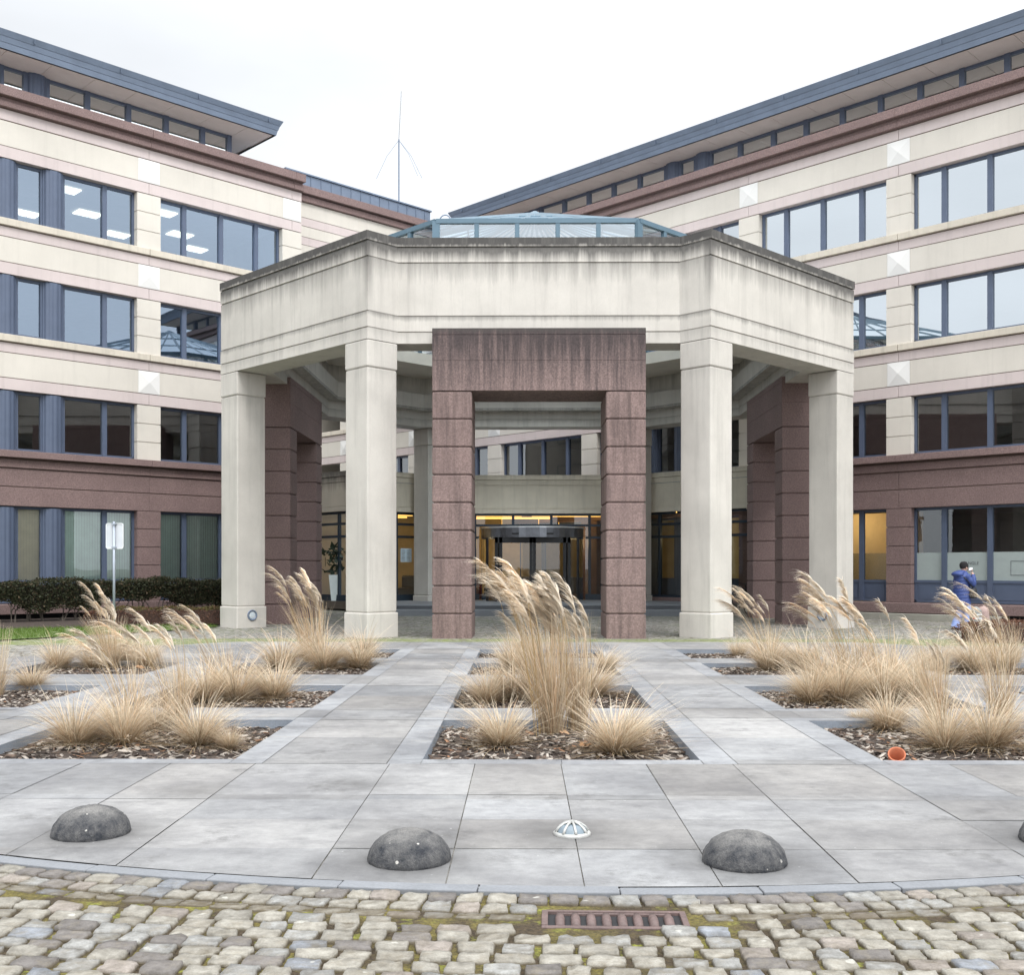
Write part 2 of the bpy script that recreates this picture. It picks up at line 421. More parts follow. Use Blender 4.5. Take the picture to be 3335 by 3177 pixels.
    for x in xs+[clersp[0]+.05, clersp[1]-.05]: m.box(x-.085, x+.085, cy-.05, cy+.09, 15.3, 17.03)
    m.box(clersp[1]-.1 if ends > 0 else clersp[0], clersp[1] if ends > 0 else clersp[0]+.1, cy+.1, 9, 15.3, 17.03)
    cl = m.build('clerestory_frame', M['slate'], root)
    g.add([(clersp[0], cy+.03, 15.3), (clersp[1], cy+.03, 15.3), (clersp[1], cy+.03, 17.0), (clersp[0], cy+.03, 17.0)], [(0, 1, 2, 3)])
    g.build('pane', M['glassTop'], cl)
    for c_, kd in zip(centres, kinds):
        if kd == 'f' and clersp[0]+1 < c_ < clersp[1]-1:
            for s in (-.70, .70): add_obj('fluted_column', flm, root).location = (c_+s, cy-.2, 15.25)
    s = MB(); js = sorted([x for x in xs])+[e1 if ends > 0 else clersp[1]]; prev = e0
    pitch = 1.36; x = e0
    while x < e1-.01:
        xe = min(x+pitch, e1); s.box(x+.008, xe-.008, .35, cy+.4, 17.035, 17.09); x = xe
    s.box(e0, e1, .36, 9, 17.055, 17.12)
    s.build('soffit', [M['soffit'], M['gap']], root)
    rf = MB()
    xa, xb = (e0, e1)
    for i, (zz0, zz1, o0, o1) in enumerate(((17.02, 17.19, .0, .04), (17.195, 17.35, .05, .10), (17.355, 17.52, .11, .19))):
        rings = []
        for zz, oo in ((zz0, o0), (zz1, o1)):
            rings.append([(xa-oo, .3-oo, zz), (xb+oo, .3-oo, zz), (xb+oo, 9.2, zz), (xa-oo, 9.2, zz)])
        inner = [(xa+.08, .38, zz0), (xb-.08, .38, zz0), (xb-.08, 9.1, zz0), (xa+.08, 9.1, zz0)]
        if i == 0:
            rf.add(rings[0]+inner, [(0, 1, 5, 4), (1, 2, 6, 5), (2, 3, 7, 6), (3, 0, 4, 7)])
        rf.loft(rings, cap=False)
        rf.add(rings[0]+[(p[0], p[1], zz0) for p in inner], [(0, 1, 5, 4), (1, 2, 6, 5), (2, 3, 7, 6), (3, 0, 4, 7)])
    rf.add([(xa-.19, .11, 17.52), (xb+.19, .11, 17.52), (xb+.19, 9.2, 17.52), (xa-.19, 9.2, 17.52), (xa+3, 4.6, 17.9), (xb-3, 4.6, 17.9)],
           [(0, 1, 5, 4), (1, 2, 5), (2, 3, 4, 5), (3, 0, 4)])
    x = e0+.7
    while x < e1: rf.box(x, x+.012, .10, .2, 17.36, 17.5); x += 2.72
    rf.build('roof', M['roofmetal'], root)
    # rooms behind the glass
    rm = MB(); ce = MB()
    for k in range(4):
        zf = .43 if k == 0 else 4.8+ST*(k-1); zc = 3.42 if k == 0 else 6.95+ST*(k-1)
        rm.box(x0, x1, 6.5, 6.6, zf, zc+.05); rm.box(x0, x1, .37, 6.5, zf-.12, zf)
        ce.box(x0, x1, .37, 6.5, zc, zc+.08)
        for p in piers[::2]: rm.box(p-.06, p+.06, .4, 6.5, zf, zc)
    rm.box(x0, x1, 6.5, 6.6, 15.2, 17.05); rm.box(x0, x1, .9, 6.5, 15.2, 15.3)
    rm.box(x0, x0+.1, .37, 6.6, .0, 15.3); rm.box(x1-.1, x1-.02, .37, 6.6, .0, 15.3)
    rm.build('interior_wall', M['room'], root); ce.build('interior_ceiling', M['ceil'], root)
    # closed end walls and rear
    ew = MB(); ew.box(x0, x0+.3, .36, 9, 0, 15.4); ew.box(x1-.015, x1, .36, 9, 0, 15.4); ew.box(x0, x1, 8.8, 9, 0, 17)
    ew.build('end_wall', M['cream'], root)
    return root
M['glassMid'] = glass('grey_glass', .16, (.42, .46, .48), (.95, .98, 1), 0, .03)
M['glassTop'] = glass('top_glass', .74, (.45, .52, .52), (.9, .94, .93))
lp = [8.90, 16.34, 21.77, 3.47, -1.96]; lp = sorted(lp)
left = wing('office_building', 'left office wing, striped cream and pink stone over brown granite, lamps lit upstairs', 47.4, 'L',
            -7.0, 22.17, lp, [-4.5, .755, 6.185, 12.62, 19.055], ['n', 'n', 'n', 'f', 'n'], (-7, 21.3, 1), (-7, 20.15), None, M['glassL'], M['glassLow'])
rp = sorted([-4.86, -10.29, -15.72, -21.15, -28.5, -33.93, -39.36, -44.79])
right = wing('office_building', 'long office wing on the right, same striped stone, roof running down behind the glass skylight', 45.5, 'R',
             -48, -2.5, rp, [-7.575, -13.005, -18.435, -24.825, -31.215, -36.645, -42.075], ['n', 'n', 'n', 'f', 'n', 'n', 'n'], (-36.9, -2.3, -1), (-35.7, -2.5), None, M['glassR'], M['glassLow'])

# bridge block joining the left wing (set back, upper floors only)
br = MB(); y0 = .88
for z0, z1, mi, yy in ((10.2, 13.54, 0, 0), (13.56, 13.84, 1, .001), (13.86, 14.24, 0, .002), (14.26, 14.56, 1, .001), (14.58, 15.12, 0, 0)):
    br.box(22.18, 28.8, y0+yy, 7, z0, z1, mi)
br.box(22.18, 28.79, y0+.03, 6.9, 10.2, 15.3, 2)
br.build('link_wall', [M['cream'], M['pink'], M['joint']], left)
c = MB(); c.box(22.18, 28.9, y0-.12, 7, 15.14, 15.36); c.box(22.18, 29.0, y0-.26, 7, 15.40, 15.68); c.build('cornice', M['granite'], left, bevel=.01)
c = MB(); c.box(22.0, 28.95, y0-.05, 6.8, 15.70, 16.14)
x = 22.2
while x < 28.9: c.box(x, x+.02, y0-.075, y0, 15.70, 16.13); x += .46
c.box(22.0, 29.0, y0-.11, 6.85, 16.15, 16.20); c.build('metal_parapet', M['roofmetal'], left)

# ceiling lamps seen through the top-floor windows of the left wing
a45 = R(45)
lampm = MB()
for i in range(3): lampm.box(-.42+i*.29, -.42+i*.29+.25, -.30, .30, -.03, .0)
LAMPS = ((14.37, 5.2), (14.37, 1.83), (15.92, 3.72), (17.67, 5.3), (17.72, 1.8), (19.34, 3.68), (20.63, 4.99), (11.0, 2.0), (12.6, 3.7), (9.2, 3.7))
lme = lampm.mesh('ceiling_lamp', M['lamp'])
for X, Y in LAMPS:
    add_obj('ceiling_lamp', lme, left).location = (X, Y, 13.79)
# vertical blinds on the ground floor of the left wing
def blinds(x0, x1, mat, wing_, z0=1.12, z1=3.30):
    m = MB(); x = x0
    while x < x1:
        m.add([(x, .345, z0), (x+.095, .38, z0), (x+.095, .38, z1), (x, .345, z1)], [(0, 1, 2, 3)]); x += .085
    m.build('window_blind', mat, wing_)
for x0, x1, mt in ((12.25, 12.98, 'blindb'), (13.6, 14.9, 'blind'), (15.0, 15.9, 'blind'), (16.75, 17.6, 'blind'), (17.7, 19.0, 'blind'), (19.1, 20.3, 'blind'), (9.2, 11.6, 'blind'), (4, 8.4, 'blind')):
    blinds(x0, x1, M[mt], left)
# right ground floor: warm lit room, frosted film bands, lettering, square emblem
wr = MB(); wr.box(-20.7, -16.15, 2.6, 2.66, .5, 3.36); wr.box(-20.7, -20.6, .5, 2.6, .5, 3.36); wr.box(-16.7, -16.6, 1.6, 2.6, .5, 3.36)
wr.build('lit_room_wall', M['warmwall'], right)
M['film'] = glass('frosted_film_glass', .10, (.58, .62, .58), (.8, .85, .82), .35)
M['filmdark'] = M['frost']
for a, b in ((-20.68, -19.88), (-19.73, -18.52), (-18.36, -17.14), (-16.99, -16.2)):
    m = MB(); m.add([(a, .258, 1.12), (b, .258, 1.12), (b, .258, 1.97), (a, .258, 1.97)], [(0, 1, 2, 3)]); m.build('frosted_film', M['film'], right)
def frost(a, b):
    m = MB(); m.add([(a, .258, 1.12), (b, .258, 1.12), (b, .258, 1.97), (a, .258, 1.97)], [(0, 1, 2, 3)]); return m.build('frosted_film', M['frost'], right)
for cc in (-13.005, -7.575):
    for a, b in ((-2.25, -1.45), (-1.29, -.08), (.08, 1.29), (1.45, 2.25)): frost(cc+a, cc+b)
def text(body, size, loc, rot, mat, parent, name, ext=.001):
    cu = bpy.data.curves.new(name, 'FONT'); cu.body = body; cu.size = size; cu.align_x = 'CENTER'; cu.extrude = ext
    tmp = bpy.data.objects.new(name, cu); sc.collection.objects.link(tmp)
    dg = bpy.context.evaluated_depsgraph_get(); me = bpy.data.meshes.new_from_object(tmp.evaluated_get(dg))
    bpy.data.objects.remove(tmp); me.materials.clear(); me.materials.append(mat)
    o = add_obj(name, me, parent); o.location = loc; o.rotation_euler = rot; return o
M['ink'] = plain('grey_lettering', (.12, .13, .14), .7)
text('D ANGLE', .13, (-13.62, .252, 1.60), (R(90), 0, 0), M['ink'], right, 'window_lettering')
m = MB(); cx, cz, hs = -12.22, 1.50, .21
for b in ((cx-hs, cx+hs, cz+hs-.012, cz+hs), (cx-hs, cx+hs, cz-hs, cz-hs+.012), (cx-hs, cx-hs+.012, cz-hs, cz+hs), (cx+hs-.012, cx+hs, cz-hs, cz+hs)):
    m.box(b[0], b[1], .248, .254, b[2], b[3])
m.build('window_emblem', M['ink'], right)

# ------------------------------------------------------------------ octagonal portico
XC, YC = .347, 32.12
A, RR, JG, TH = 3.763, 8.244, .594, .84
por = thing('entrance_portico', 'octagonal pale concrete portico on eight piers, rain-stained top, in the middle', 'portico', (XC, YC, 0))
def outer16():
    base = [(-A, -RR), (-A+JG, -RR+JG), (A-JG, -RR+JG), (A, -RR)]
    pts = []
    for q in range(4):
        c, s = round(math.cos(q*math.pi/2)), round(math.sin(q*math.pi/2))
        pts += [(x*c-y*s, x*s+y*c) for x, y in base]
    return pts
def octo(ap): t = ap*math.tan(R(22.5)); return [(-t, -ap), (t, -ap), (ap, -t), (ap, t), (t, ap), (-t, ap), (-ap, t), (-ap, -t)]
def oct_inner(i):          # inner octagon of the beam, moved in by i
    d = (A+RR)-TH*math.sqrt(2)-i*math.sqrt(2); y = RR-JG-TH-i; x = d-y
    return [(-x, -y), (x, -y), (y, -x), (y, x), (x, y), (-x, y), (-y, x), (-y, -x)]
O16 = outer16(); imap = [0, 0, 1, 1, 2, 2, 3, 3, 4, 4, 5, 5, 6, 6, 7, 7]
def sect(name, prof_out, prof_in, mat_, parent):
    """closed ring: outer profile upwards, inner profile downwards"""
    m = MB(); rows = []
    for z, ins in prof_out:
        k = 1-ins/8.0; rows.append([(x*k, y*k, z) for x, y in O16])
    nout = len(rows)
    for z, ins in prof_in:
        oi = oct_inner(ins); rows.append([(*oi[imap[j]], z) for j in range(16)])
    n = 16; vs = [p for r in rows for p in r]; k = len(rows); fs = []
    for i in range(k):
        i2 = (i+1) % k
        for j in range(16):
            j2 = (j+1) % 16
            q = [i*n+j, i*n+j2, i2*n+j2, i2*n+j]
            seen = []; key = []
            for a in q:
                if vs[a] not in key: key.append(vs[a]); seen.append(a)
            if len(seen) >= 3: fs.append(tuple(seen))
    m.add(vs, fs)
    me = m.mesh(name, mat_); bm = bmesh.new(); bm.from_mesh(me); bmesh.ops.remove_doubles(bm, verts=bm.verts, dist=1e-5)
    bmesh.ops.recalc_face_normals(bm, faces=bm.faces); bm.to_mesh(me); bm.free()
    return add_obj(name, me, parent)
po = []
lv = [6.55, 6.81, 7.17, 8.37, 8.72, 8.93]
for i in range(5):
    a, b = lv[i], lv[i+1]
    off = -.02 if i in (4,) else (.012 if i in (2,) else 0)
    po += [(a+(.014 if i else 0), off), (b-(.014 if i < 4 else 0), off)]
    if i < 4: po += [(b-.012, .04), (b+.012, .04)]
pi_ = [(8.93, 0), (8.25, 0), (7.70, 0), (7.68, -.02+.02), (7.66, .34), (7.10, .34), (7.08, .0), (6.83, 0), (6.82, -.02), (6.79, -.02), (6.78, 0), (6.55, 0)]
sect('entablature', po, pi_, M['entab'], por)
# ring ceiling with the skylight well
SK = 5.89
oi = oct_inner(-.05); ow = octo(5.55); oww = octo(5.75)
m = MB()
for z, f in ((8.28, 0), (8.56, 1)):
    m.add([(*p, z) for p in oi]+[(*p, z) for p in ow], [(j, (j+1) % 8, 8+(j+1) % 8, 8+j) for j in range(8)])
m.add([(*p, 8.28) for p in ow]+[(*p, 8.66) for p in ow], [(j, (j+1) % 8, 8+(j+1) % 8, 8+j) for j in range(8)])
m.build('ceiling_ring', M['inner'], por)
# piers
pmx = MB(); h1 = .41
pmx.box(-h1, h1, -h1, h1, .515, 5.93)
pmx.box(-h1-.025, h1+.025, -h1-.025, h1+.025, -.08, .505); pmx.box(-h1+.02, h1-.02, -h1+.02, h1-.02, .4, 6.0)
pmx.box(-h1-.012, h1+.012, -h1-.012, h1+.012, 5.945, 6.54)
pme = pmx.mesh('pier', M['column'])
dq = RR-JG
for x, y in ((-A, -dq), (A, -dq), (-dq, -A), (dq, -A), (-A, dq), (A, dq), (-dq, A), (dq, A)):
    o = add_obj('pier', pme, por); o.location = (x, y, 0); o.rotation_euler = (0, 0, R(45))
    b = o.modifiers.new('bevel', 'BEVEL'); b.width = .028; b.segments = 2; b.limit_method = 'ANGLE'
# uplights recessed in the bases of the two outer front piers
M['lens'] = plain('lamp_lens', (.50, .56, .60), .25)
um = MB(); um.lathe([(.14, 0), (.14, .03), (.11, .035), (.11, .02)], 24, (0, 0, 0), 0); um.lathe([(.11, .015), (.06, .028), (0, .03)], 24, (0, 0, 0), 1)
ume = um.mesh('recessed_lamp', [M['roofmetal'], M['lens']], True)
for sx in (-1, 1):
    n = Vector((-sx*.7071, -.7071, 0)); p = Vector((sx*dq, -A, .28))+n*(h1+.022)+Vector((0, 0, 0))
    t_ = Vector((.7071, -sx*.7071, 0))
    o = add_obj('recessed_lamp', ume, por); o.location = p; o.rotation_euler = n.to_track_quat('Z', 'Y').to_euler()
# skylight
sk = MB(); S0 = octo(SK); z0, z1, za = 8.56, 9.86, 11.95
mids = []
for j in range(8):
    p, q = np.array(S0[j]), np.array(S0[(j+1) % 8])
    for i in range(5):
        c0 = p+(q-p)*i/5; d = (q-p)/np.linalg.norm(q-p)
        w_ = .09 if i == 0 else .055
        sk.obox(c0-d*w_, c0+d*w_, .1, z0, z1, 0, -.05)
        sk.tube([(*c0, z1), (*(c0*.06), z1+(za-z1)*.94)], .05 if i == 0 else .035, 4)
    sk.obox(p, q, .12, z1-.06, z1+.05, 0, -.06); sk.obox(p, q, .12, z0, z0+.14, 0, -.06)
    for f in (.66, .33):
        sk.tube([(*(p*f), z1+(za-z1)*(1-f)), (*(q*f), z1+(za-z1)*(1-f))], .03, 4)
sk.lathe([(.4, za-.18), (.22, za-.02), (.06, za+.07), (0, za+.08)], 12)
skf = sk.build('skylight_frame', M['skyframe'], por)
g = MB()
for j in range(8):
    p, q = np.array(S0[j]), np.array(S0[(j+1) % 8])
    g.add([(*p, z0), (*q, z0), (*q, z1), (*p, z1)], [(0, 1, 2, 3)]); g.add([(*p, z1), (*q, z1), (0, 0, za)], [(0, 1, 2)])
g.build('pane', M['glassSky'], skf)
m = MB(); m.tube([(-2.1-.14*(1-math.cos(t)), -5.6, 9.95+.16*math.sin(t)) for t in np.linspace(0, 3.14, 10)], .016, 6)
m.build('ladder_hoop', M['roofmetal'], por)

# red granite gateways
def gateway(label, loc, rz):
    g = thing('granite_gateway', label, 'gateway', loc, rz, 'granite gateways of the portico')
    return g
gfront = gateway('brown granite gateway at the front, streaked black below its top edge', (XC, YC-7.545, 0), 0)
def gate_parts(root, mat_l, mat_p):
    W, D, pw = 2.33, .825, .865
    for sx in (-1, 1):
        m = MB(); xa, xb = (-W, -W+pw) if sx < 0 else (W-pw, W)
        for i in range(9):
            z0 = 5.36-.608*(i+1); zt = 5.36-.608*i
            if i == 8: z0 = -.1
            m.box(xa, xb, -D, D, z0+.014, zt-.014)
        m.box(xa+.035, xb-.035, -D+.035, D-.035, -.1, 5.37)
        m.build('gate_pier', mat_p, root, bevel=.022)
    m = MB(); m.box(-W, W, -D, D, 5.374, 6.03); m.box(-W, W, -D, D, 6.034, 6.59); m.box(-W+.01, W-.01, -D+.01, D-.01, 5.5, 6.70); m.box(-W, W, -D, D, 6.60, 6.74)
    m.build('lintel', mat_l, root, bevel=.006)
gate_parts(gfront, M['lintel'], M['gate'])
for sx, lab in ((-1, 'brown granite gateway on the left flank of the portico, seen edge on'), (1, 'brown granite gateway on the right flank of the portico, seen edge on')):
    g = gateway(lab, (XC+sx*7.545, YC, 0), R(90)*sx)
    gate_parts(g, M['granite'], M['granite'])

# ------------------------------------------------------------------ entrance hall behind the portico
hall = thing('entrance_hall', 'low glazed entrance hall with concrete parapet behind the portico, lit yellow inside', 'building', (XC, 40.9, 0))
HP = [(-10.4, 1.8), (-6.1, -2.5), (-3.6, 0), (3.6, 0), (7.4, -3.8)]
def segs(): return [(HP[i], HP[i+1]) for i in range(4)]
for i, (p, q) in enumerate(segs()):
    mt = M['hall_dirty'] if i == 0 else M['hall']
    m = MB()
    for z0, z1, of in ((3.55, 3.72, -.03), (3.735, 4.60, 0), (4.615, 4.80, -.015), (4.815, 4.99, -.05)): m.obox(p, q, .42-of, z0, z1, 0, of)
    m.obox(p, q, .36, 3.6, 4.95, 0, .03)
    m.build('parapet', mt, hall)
    L = math.dist(p, q); d = ((q[0]-p[0])/L, (q[1]-p[1])/L)
    fr = MB()
    pt = lambda s: (p[0]+d[0]*s, p[1]+d[1]*s)
    n = max(2, round(L/1.42))
    opens = [L/2-2.0, L/2+2.0] if i == 2 else None
    for k in range(n+1):
        s = L*k/n
        if opens and opens[0]+.1 < s < opens[1]-.1:
            fr.obox(pt(s-.05), pt(s+.05), .12, 3.1, 3.55, 0, .15); continue
        fr.obox(pt(max(0, s-.05)), pt(min(L, s+.05)), .12, .3, 3.55, 0, .15)
    for z0, z1 in ((3.46, 3.56), (3.06, 3.15), (2.60, 2.69), (.30, .52)):
        if opens and z1 < 2.8:
            fr.obox(pt(0), pt(opens[0]), .1, z0, z1, 0, .16); fr.obox(pt(opens[1]), pt(L), .1, z0, z1, 0, .16)
        else: fr.obox(pt(0), pt(L), .1, z0, z1, 0, .16)
    fo = fr.build('window_frame', M['dark'], hall)
    gl = MB(); 
    def pane(s0, s1, z0, z1):
        a, b = pt(s0), pt(s1); nx, ny = -d[1]*.2, d[0]*.2
        gl.add([(a[0]+nx, a[1]+ny, z0), (b[0]+nx, b[1]+ny, z0), (b[0]+nx, b[1]+ny, z1), (a[0]+nx, a[1]+ny, z1)], [(0, 1, 2, 3)])
    if opens: pane(0, opens[0], .4, 3.1); pane(opens[1], L, .4, 3.1); pane(0, L, 3.1, 3.5)
    else: pane(0, L, .4, 3.5)
    gl.build('pane', M['glassHall'], fo)
# floor, ceiling, rear wall
poly = [(-10.4, 1.8), (-6.1, -2.5), (-3.6, 0), (3.6, 0), (7.4, -3.8), (9.5, -1.5), (4.5, 5.2), (-9, 5.2)]
m = MB(); m.prism(poly, .02, .295); m.build('hall_floor', M['lobbyfloor'], hall)
m = MB(); m.prism([(x*.985, y*.985+.06) for x, y in poly], 3.60, 3.7); m.build('hall_ceiling', M['lobbyceil'], hall)
m = MB(); m.prism([(x*.99, y*.99+.05) for x, y in poly], 4.55, 4.62); m.build('flat_roof', M['roofmetal'], hall)
m = MB(); m.box(-9, 4.6, 5.0, 5.2, .3, 3.65); m.obox((4.4, 5.1), (9.3, -1.6), .15, .3, 3.65); m.obox((-10.3, 1.9), (-9, 5.1), -.15, .3, 3.65)
m.box(-3.9, -3.7, 1.2, 5, .3, 3.6); m.box(4.3, 4.4, 1.4, 5, .3, 3.6)
m.build('rear_wall', M['woodwall'], hall)
m = MB()
for x0, x1, y in ((-3.3, -.4, 1.5), (.0, 3.2, 1.5), (-7.6, -4.6, .9), (-8.4, -5, 2.6), (4.4, 6.6, .3), (-2.8, 2.8, 3.4), (5.2, 7.2, -1.4)):
    m.box(x0, x1, y, y+.16, 3.50, 3.56)
m.build('strip_light', M['gold'], hall)
m = MB()
for x, y in ((-6.9, .8), (-1.2, 3.2), (1.1, 3.2), (0.3, 3.9), (-7.6, 2.2)):
    m.lathe([(.0, -.1), (.09, -.06), (.10, .02), (.0, .06)], 12, (x, y, 2.72)); m.tube([(x, y, 2.75), (x, y, 3.55)], .008, 4)
pl_o = m.build('pendant_lamp', M['gold'], hall, True)
def lamp_light(x, y, z, watts, par):          # light of the lit lamps inside
    l = bpy.data.lights.new('lamp_light', 'POINT'); l.energy = watts; l.color = (1.0, .74, .40); l.shadow_soft_size = .25
    o = bpy.data.objects.new('lamp_light', l); sc.collection.objects.link(o); o.parent = par; o.location = (x, y, z)
for x, y in ((-6.9, .8), (-1.6, 2.4), (1.6, 2.4), (-7.6, 3.4), (5.6, -.2)): lamp_light(x, y, 2.55, 24, hall)
lamp_light(-18.3, 1.5, 3.1, 30, right)
m = MB(); m.box(-2.9, -.9, 2.3, 3.2, .3, .75); m.box(-2.9, -.9, 3.0, 3.3, .3, 1.15); m.build('lobby_sofa', plain('red_sofa', (.09, .015, .015), .8), hall, bevel=.06)
m = MB(); m.box(-5.3, -4.1, 1.8, 2.9, .3, .72); m.box(-5.2, -4.2, 2.6, 3.1, .3, 1.2); m.build('lobby_armchair', plain('black_leather', (.012, .012, .014), .4), hall, bevel=.06)
# end post with mouldings on the right, cream
m = MB()
for z0, z1, r_ in ((0, 3.5, .24), (3.5, 3.85, .32), (3.9, 4.62, .27), (4.65, 4.85, .30), (4.86, 5.0, .22)): m.box(7.6-r_, 7.6+r_, -3.9-r_, -3.9+r_, z0, z1)
m.build('end_post', M['hall'], hall, bevel=.03)
# revolving door
rd = MB(); CY = -.35; RD = 1.9
def arc(r, a0, a1, z0, z1, n=20, mi=0, t=.05):
    for i in range(n):
        t0, t1 = a0+(a1-a0)*i/n, a0+(a1-a0)*(i+1)/n
        rd.add([(r*math.cos(t0), CY+r*math.sin(t0), z0), (r*math.cos(t1), CY+r*math.sin(t1), z0), (r*math.cos(t1), CY+r*math.sin(t1), z1), (r*math.cos(t0), CY+r*math.sin(t0), z1),
                ((r-t)*math.cos(t0), CY+(r-t)*math.sin(t0), z0), ((r-t)*math.cos(t1), CY+(r-t)*math.sin(t1), z0)], [(0, 1, 2, 3), (0, 1, 5, 4)], mi)
arc(RD, 0, 2*math.pi, 2.60, 2.98, 48)
rd.lathe([(RD, 2.98), (0, 3.0)], 48, (0, CY, 0)); rd.lathe([(RD+.04, 2.94), (RD+.04, 2.985), (RD-.1, 3.0)], 48, (0, CY, 0), 1)
for x in (-.62, .62): rd.box(x-.12, x+.12, CY-RD*.955-.05, CY-RD*.945, 2.70, 2.75, 2)
drum = rd.build('revolving_door', [M['steel'], plain('light_steel', (.6, .62, .65), .3, .6), M['black']], hall)
m = MB(); yf = CY-1.62
for x in (-1.30, -1.14, -.06, .06, 1.14, 1.30): m.box(x-.055, x+.055, yf-.05, yf+.05, .3, 2.6)
m.box(-1.35, 1.35, yf-.05, yf+.05, 2.40, 2.6); m.box(-1.2, 1.2, yf-.04, yf+.04, .3, .42)
for a in (-2.62, -.52, -2.25, -.89): m.lathe([(.05, .3), (.05, 2.6)], 8, (RD*math.cos(a), CY+RD*math.sin(a), 0))
m.box(-.03, .03, CY-1.5, CY+1.5, .3, 2.5)
m.build('door_leaf', M['black'], drum)
m = MB()
m.add([(-1.2, yf, .4), (1.2, yf, .4), (1.2, yf, 2.45), (-1.2, yf, 2.45)], [(0, 1, 2, 3)])
for a0, a1 in ((math.pi*1.0, math.pi*1.29), (math.pi*1.71, math.pi*2.0)):
    for i in range(8):
        t0, t1 = a0+(a1-a0)*i/8, a0+(a1-a0)*(i+1)/8
        m.add([(RD*math.cos(t0), CY+RD*math.sin(t0), .3), (RD*math.cos(t1), CY+RD*math.sin(t1), .3), (RD*math.cos(t1), CY+RD*math.sin(t1), 2.6), (RD*math.cos(t0), CY+RD*math.sin(t0), 2.6)], [(0, 1, 2, 3)])
m.build('door_glass', M['glassHall'], drum)
# steps
m = MB(); m.box(-5.3, 5.3, -5.3, .2, .155, .30); m.box(-5.3, 5.3, -5.36, -5.2, .245, .297); m.box(-5.9, 5.9, -6.0, .1, -.1, .15)
m.build('steps', M['step'], hall, bevel=.012)
# notice sheet taped to the glass
nl = thing('notice_sheet', 'pale blue paper notice taped inside the hall window', 'notice', (XC-4.645, 40.025, 0), R(45))
m = MB(); m.add([(-.26, 0, 1.72), (.26, 0, 1.72), (.26, 0, 2.22), (-.26, 0, 2.22)], [(0, 1, 2, 3)]); m.build('paper', plain('pale_blue_paper', (.50, .62, .70), .8), nl)
m = MB()
for i in range(9):
    for x0 in (-.22, .02):
        m.add([(x0, -.003, 2.16-i*.047), (x0+random.uniform(.12, .2), -.003, 2.16-i*.047), (x0+.17, -.003, 2.145-i*.047), (x0, -.003, 2.145-i*.047)], [(0, 1, 2, 3)])
m.build('print', M['ink'], nl)
# potted plant in the hall
pp = thing('potted_plant', 'dark leafy plant in a tall white planter behind the left hall window', 'plant', (-6.8, 39.9, .3))
m = MB(); m.loft([[(-.2, -.2, 0), (.2, -.2, 0), (.2, .2, 0), (-.2, .2, 0)], [(-.28, -.28, .95), (.28, -.28, .95), (.28, .28, .95), (-.28, .28, .95)]]); m.build('planter', plain('white_planter', (.62, .68, .68), .5), pp)
V = []; F = []
for i in range(160):
    c = np.array((random.gauss(0, .22), random.gauss(0, .22), random.uniform(1.0, 2.0))); a = RNG.normal(size=3)*.10; b = RNG.normal(size=3)*.06
    k = len(V); V += [c-a, c-b, c+a, c+b]; F.append((k, k+1, k+2, k+3))
add_obj('foliage', np_mesh('foliage', V, F, plain('dark_leaf', (.02, .035, .02), .5)), pp)
# rain downpipe beside the right gateway
dp = MB(); dp.tube([(8.68, 37.6, 0), (8.68, 37.6, 4.9)], .06, 10); dp.box(8.58, 8.78, 37.52, 37.7, 2.4, 2.46)
tag(dp.build('downpipe', plain('pale_pipe', (.45, .44, .42), .5)), 'slim pale downpipe in the gap left of the right flank gateway', 'downpipe')

# ------------------------------------------------------------------ roof aerial
an = thing('radio_antenna', 'thin whip antenna with drooping rods on the roof link left of the skylight', 'antenna', (-5.02, 44.0, 15.9))
m = MB(); m.tube([(0, 0, -.2), (0, 0, 2.95)], .028, 6); m.tube([(0, 0, .25), (.05, -.05, .4)], .03, 6); m.build('mast', M['roofmetal'], an)
m = MB(); m.tube([(0, 0, 2.95), (.1, 0, 4.9)], [.018, .012], 5); m.build('whip', plain('pale_rod', (.3, .3, .3), .5), an)
for q in (2.9, 0.2, -.6):
    m = MB(); d = Vector((math.cos(q), math.sin(q)*.4, 0)); m.tube([(0, 0, 2.92), d*.5+Vector((0, 0, 2.3)), d*.95+Vector((0, 0, 1.4))], .008, 5); m.build('rod', M['roofmetal'], an)

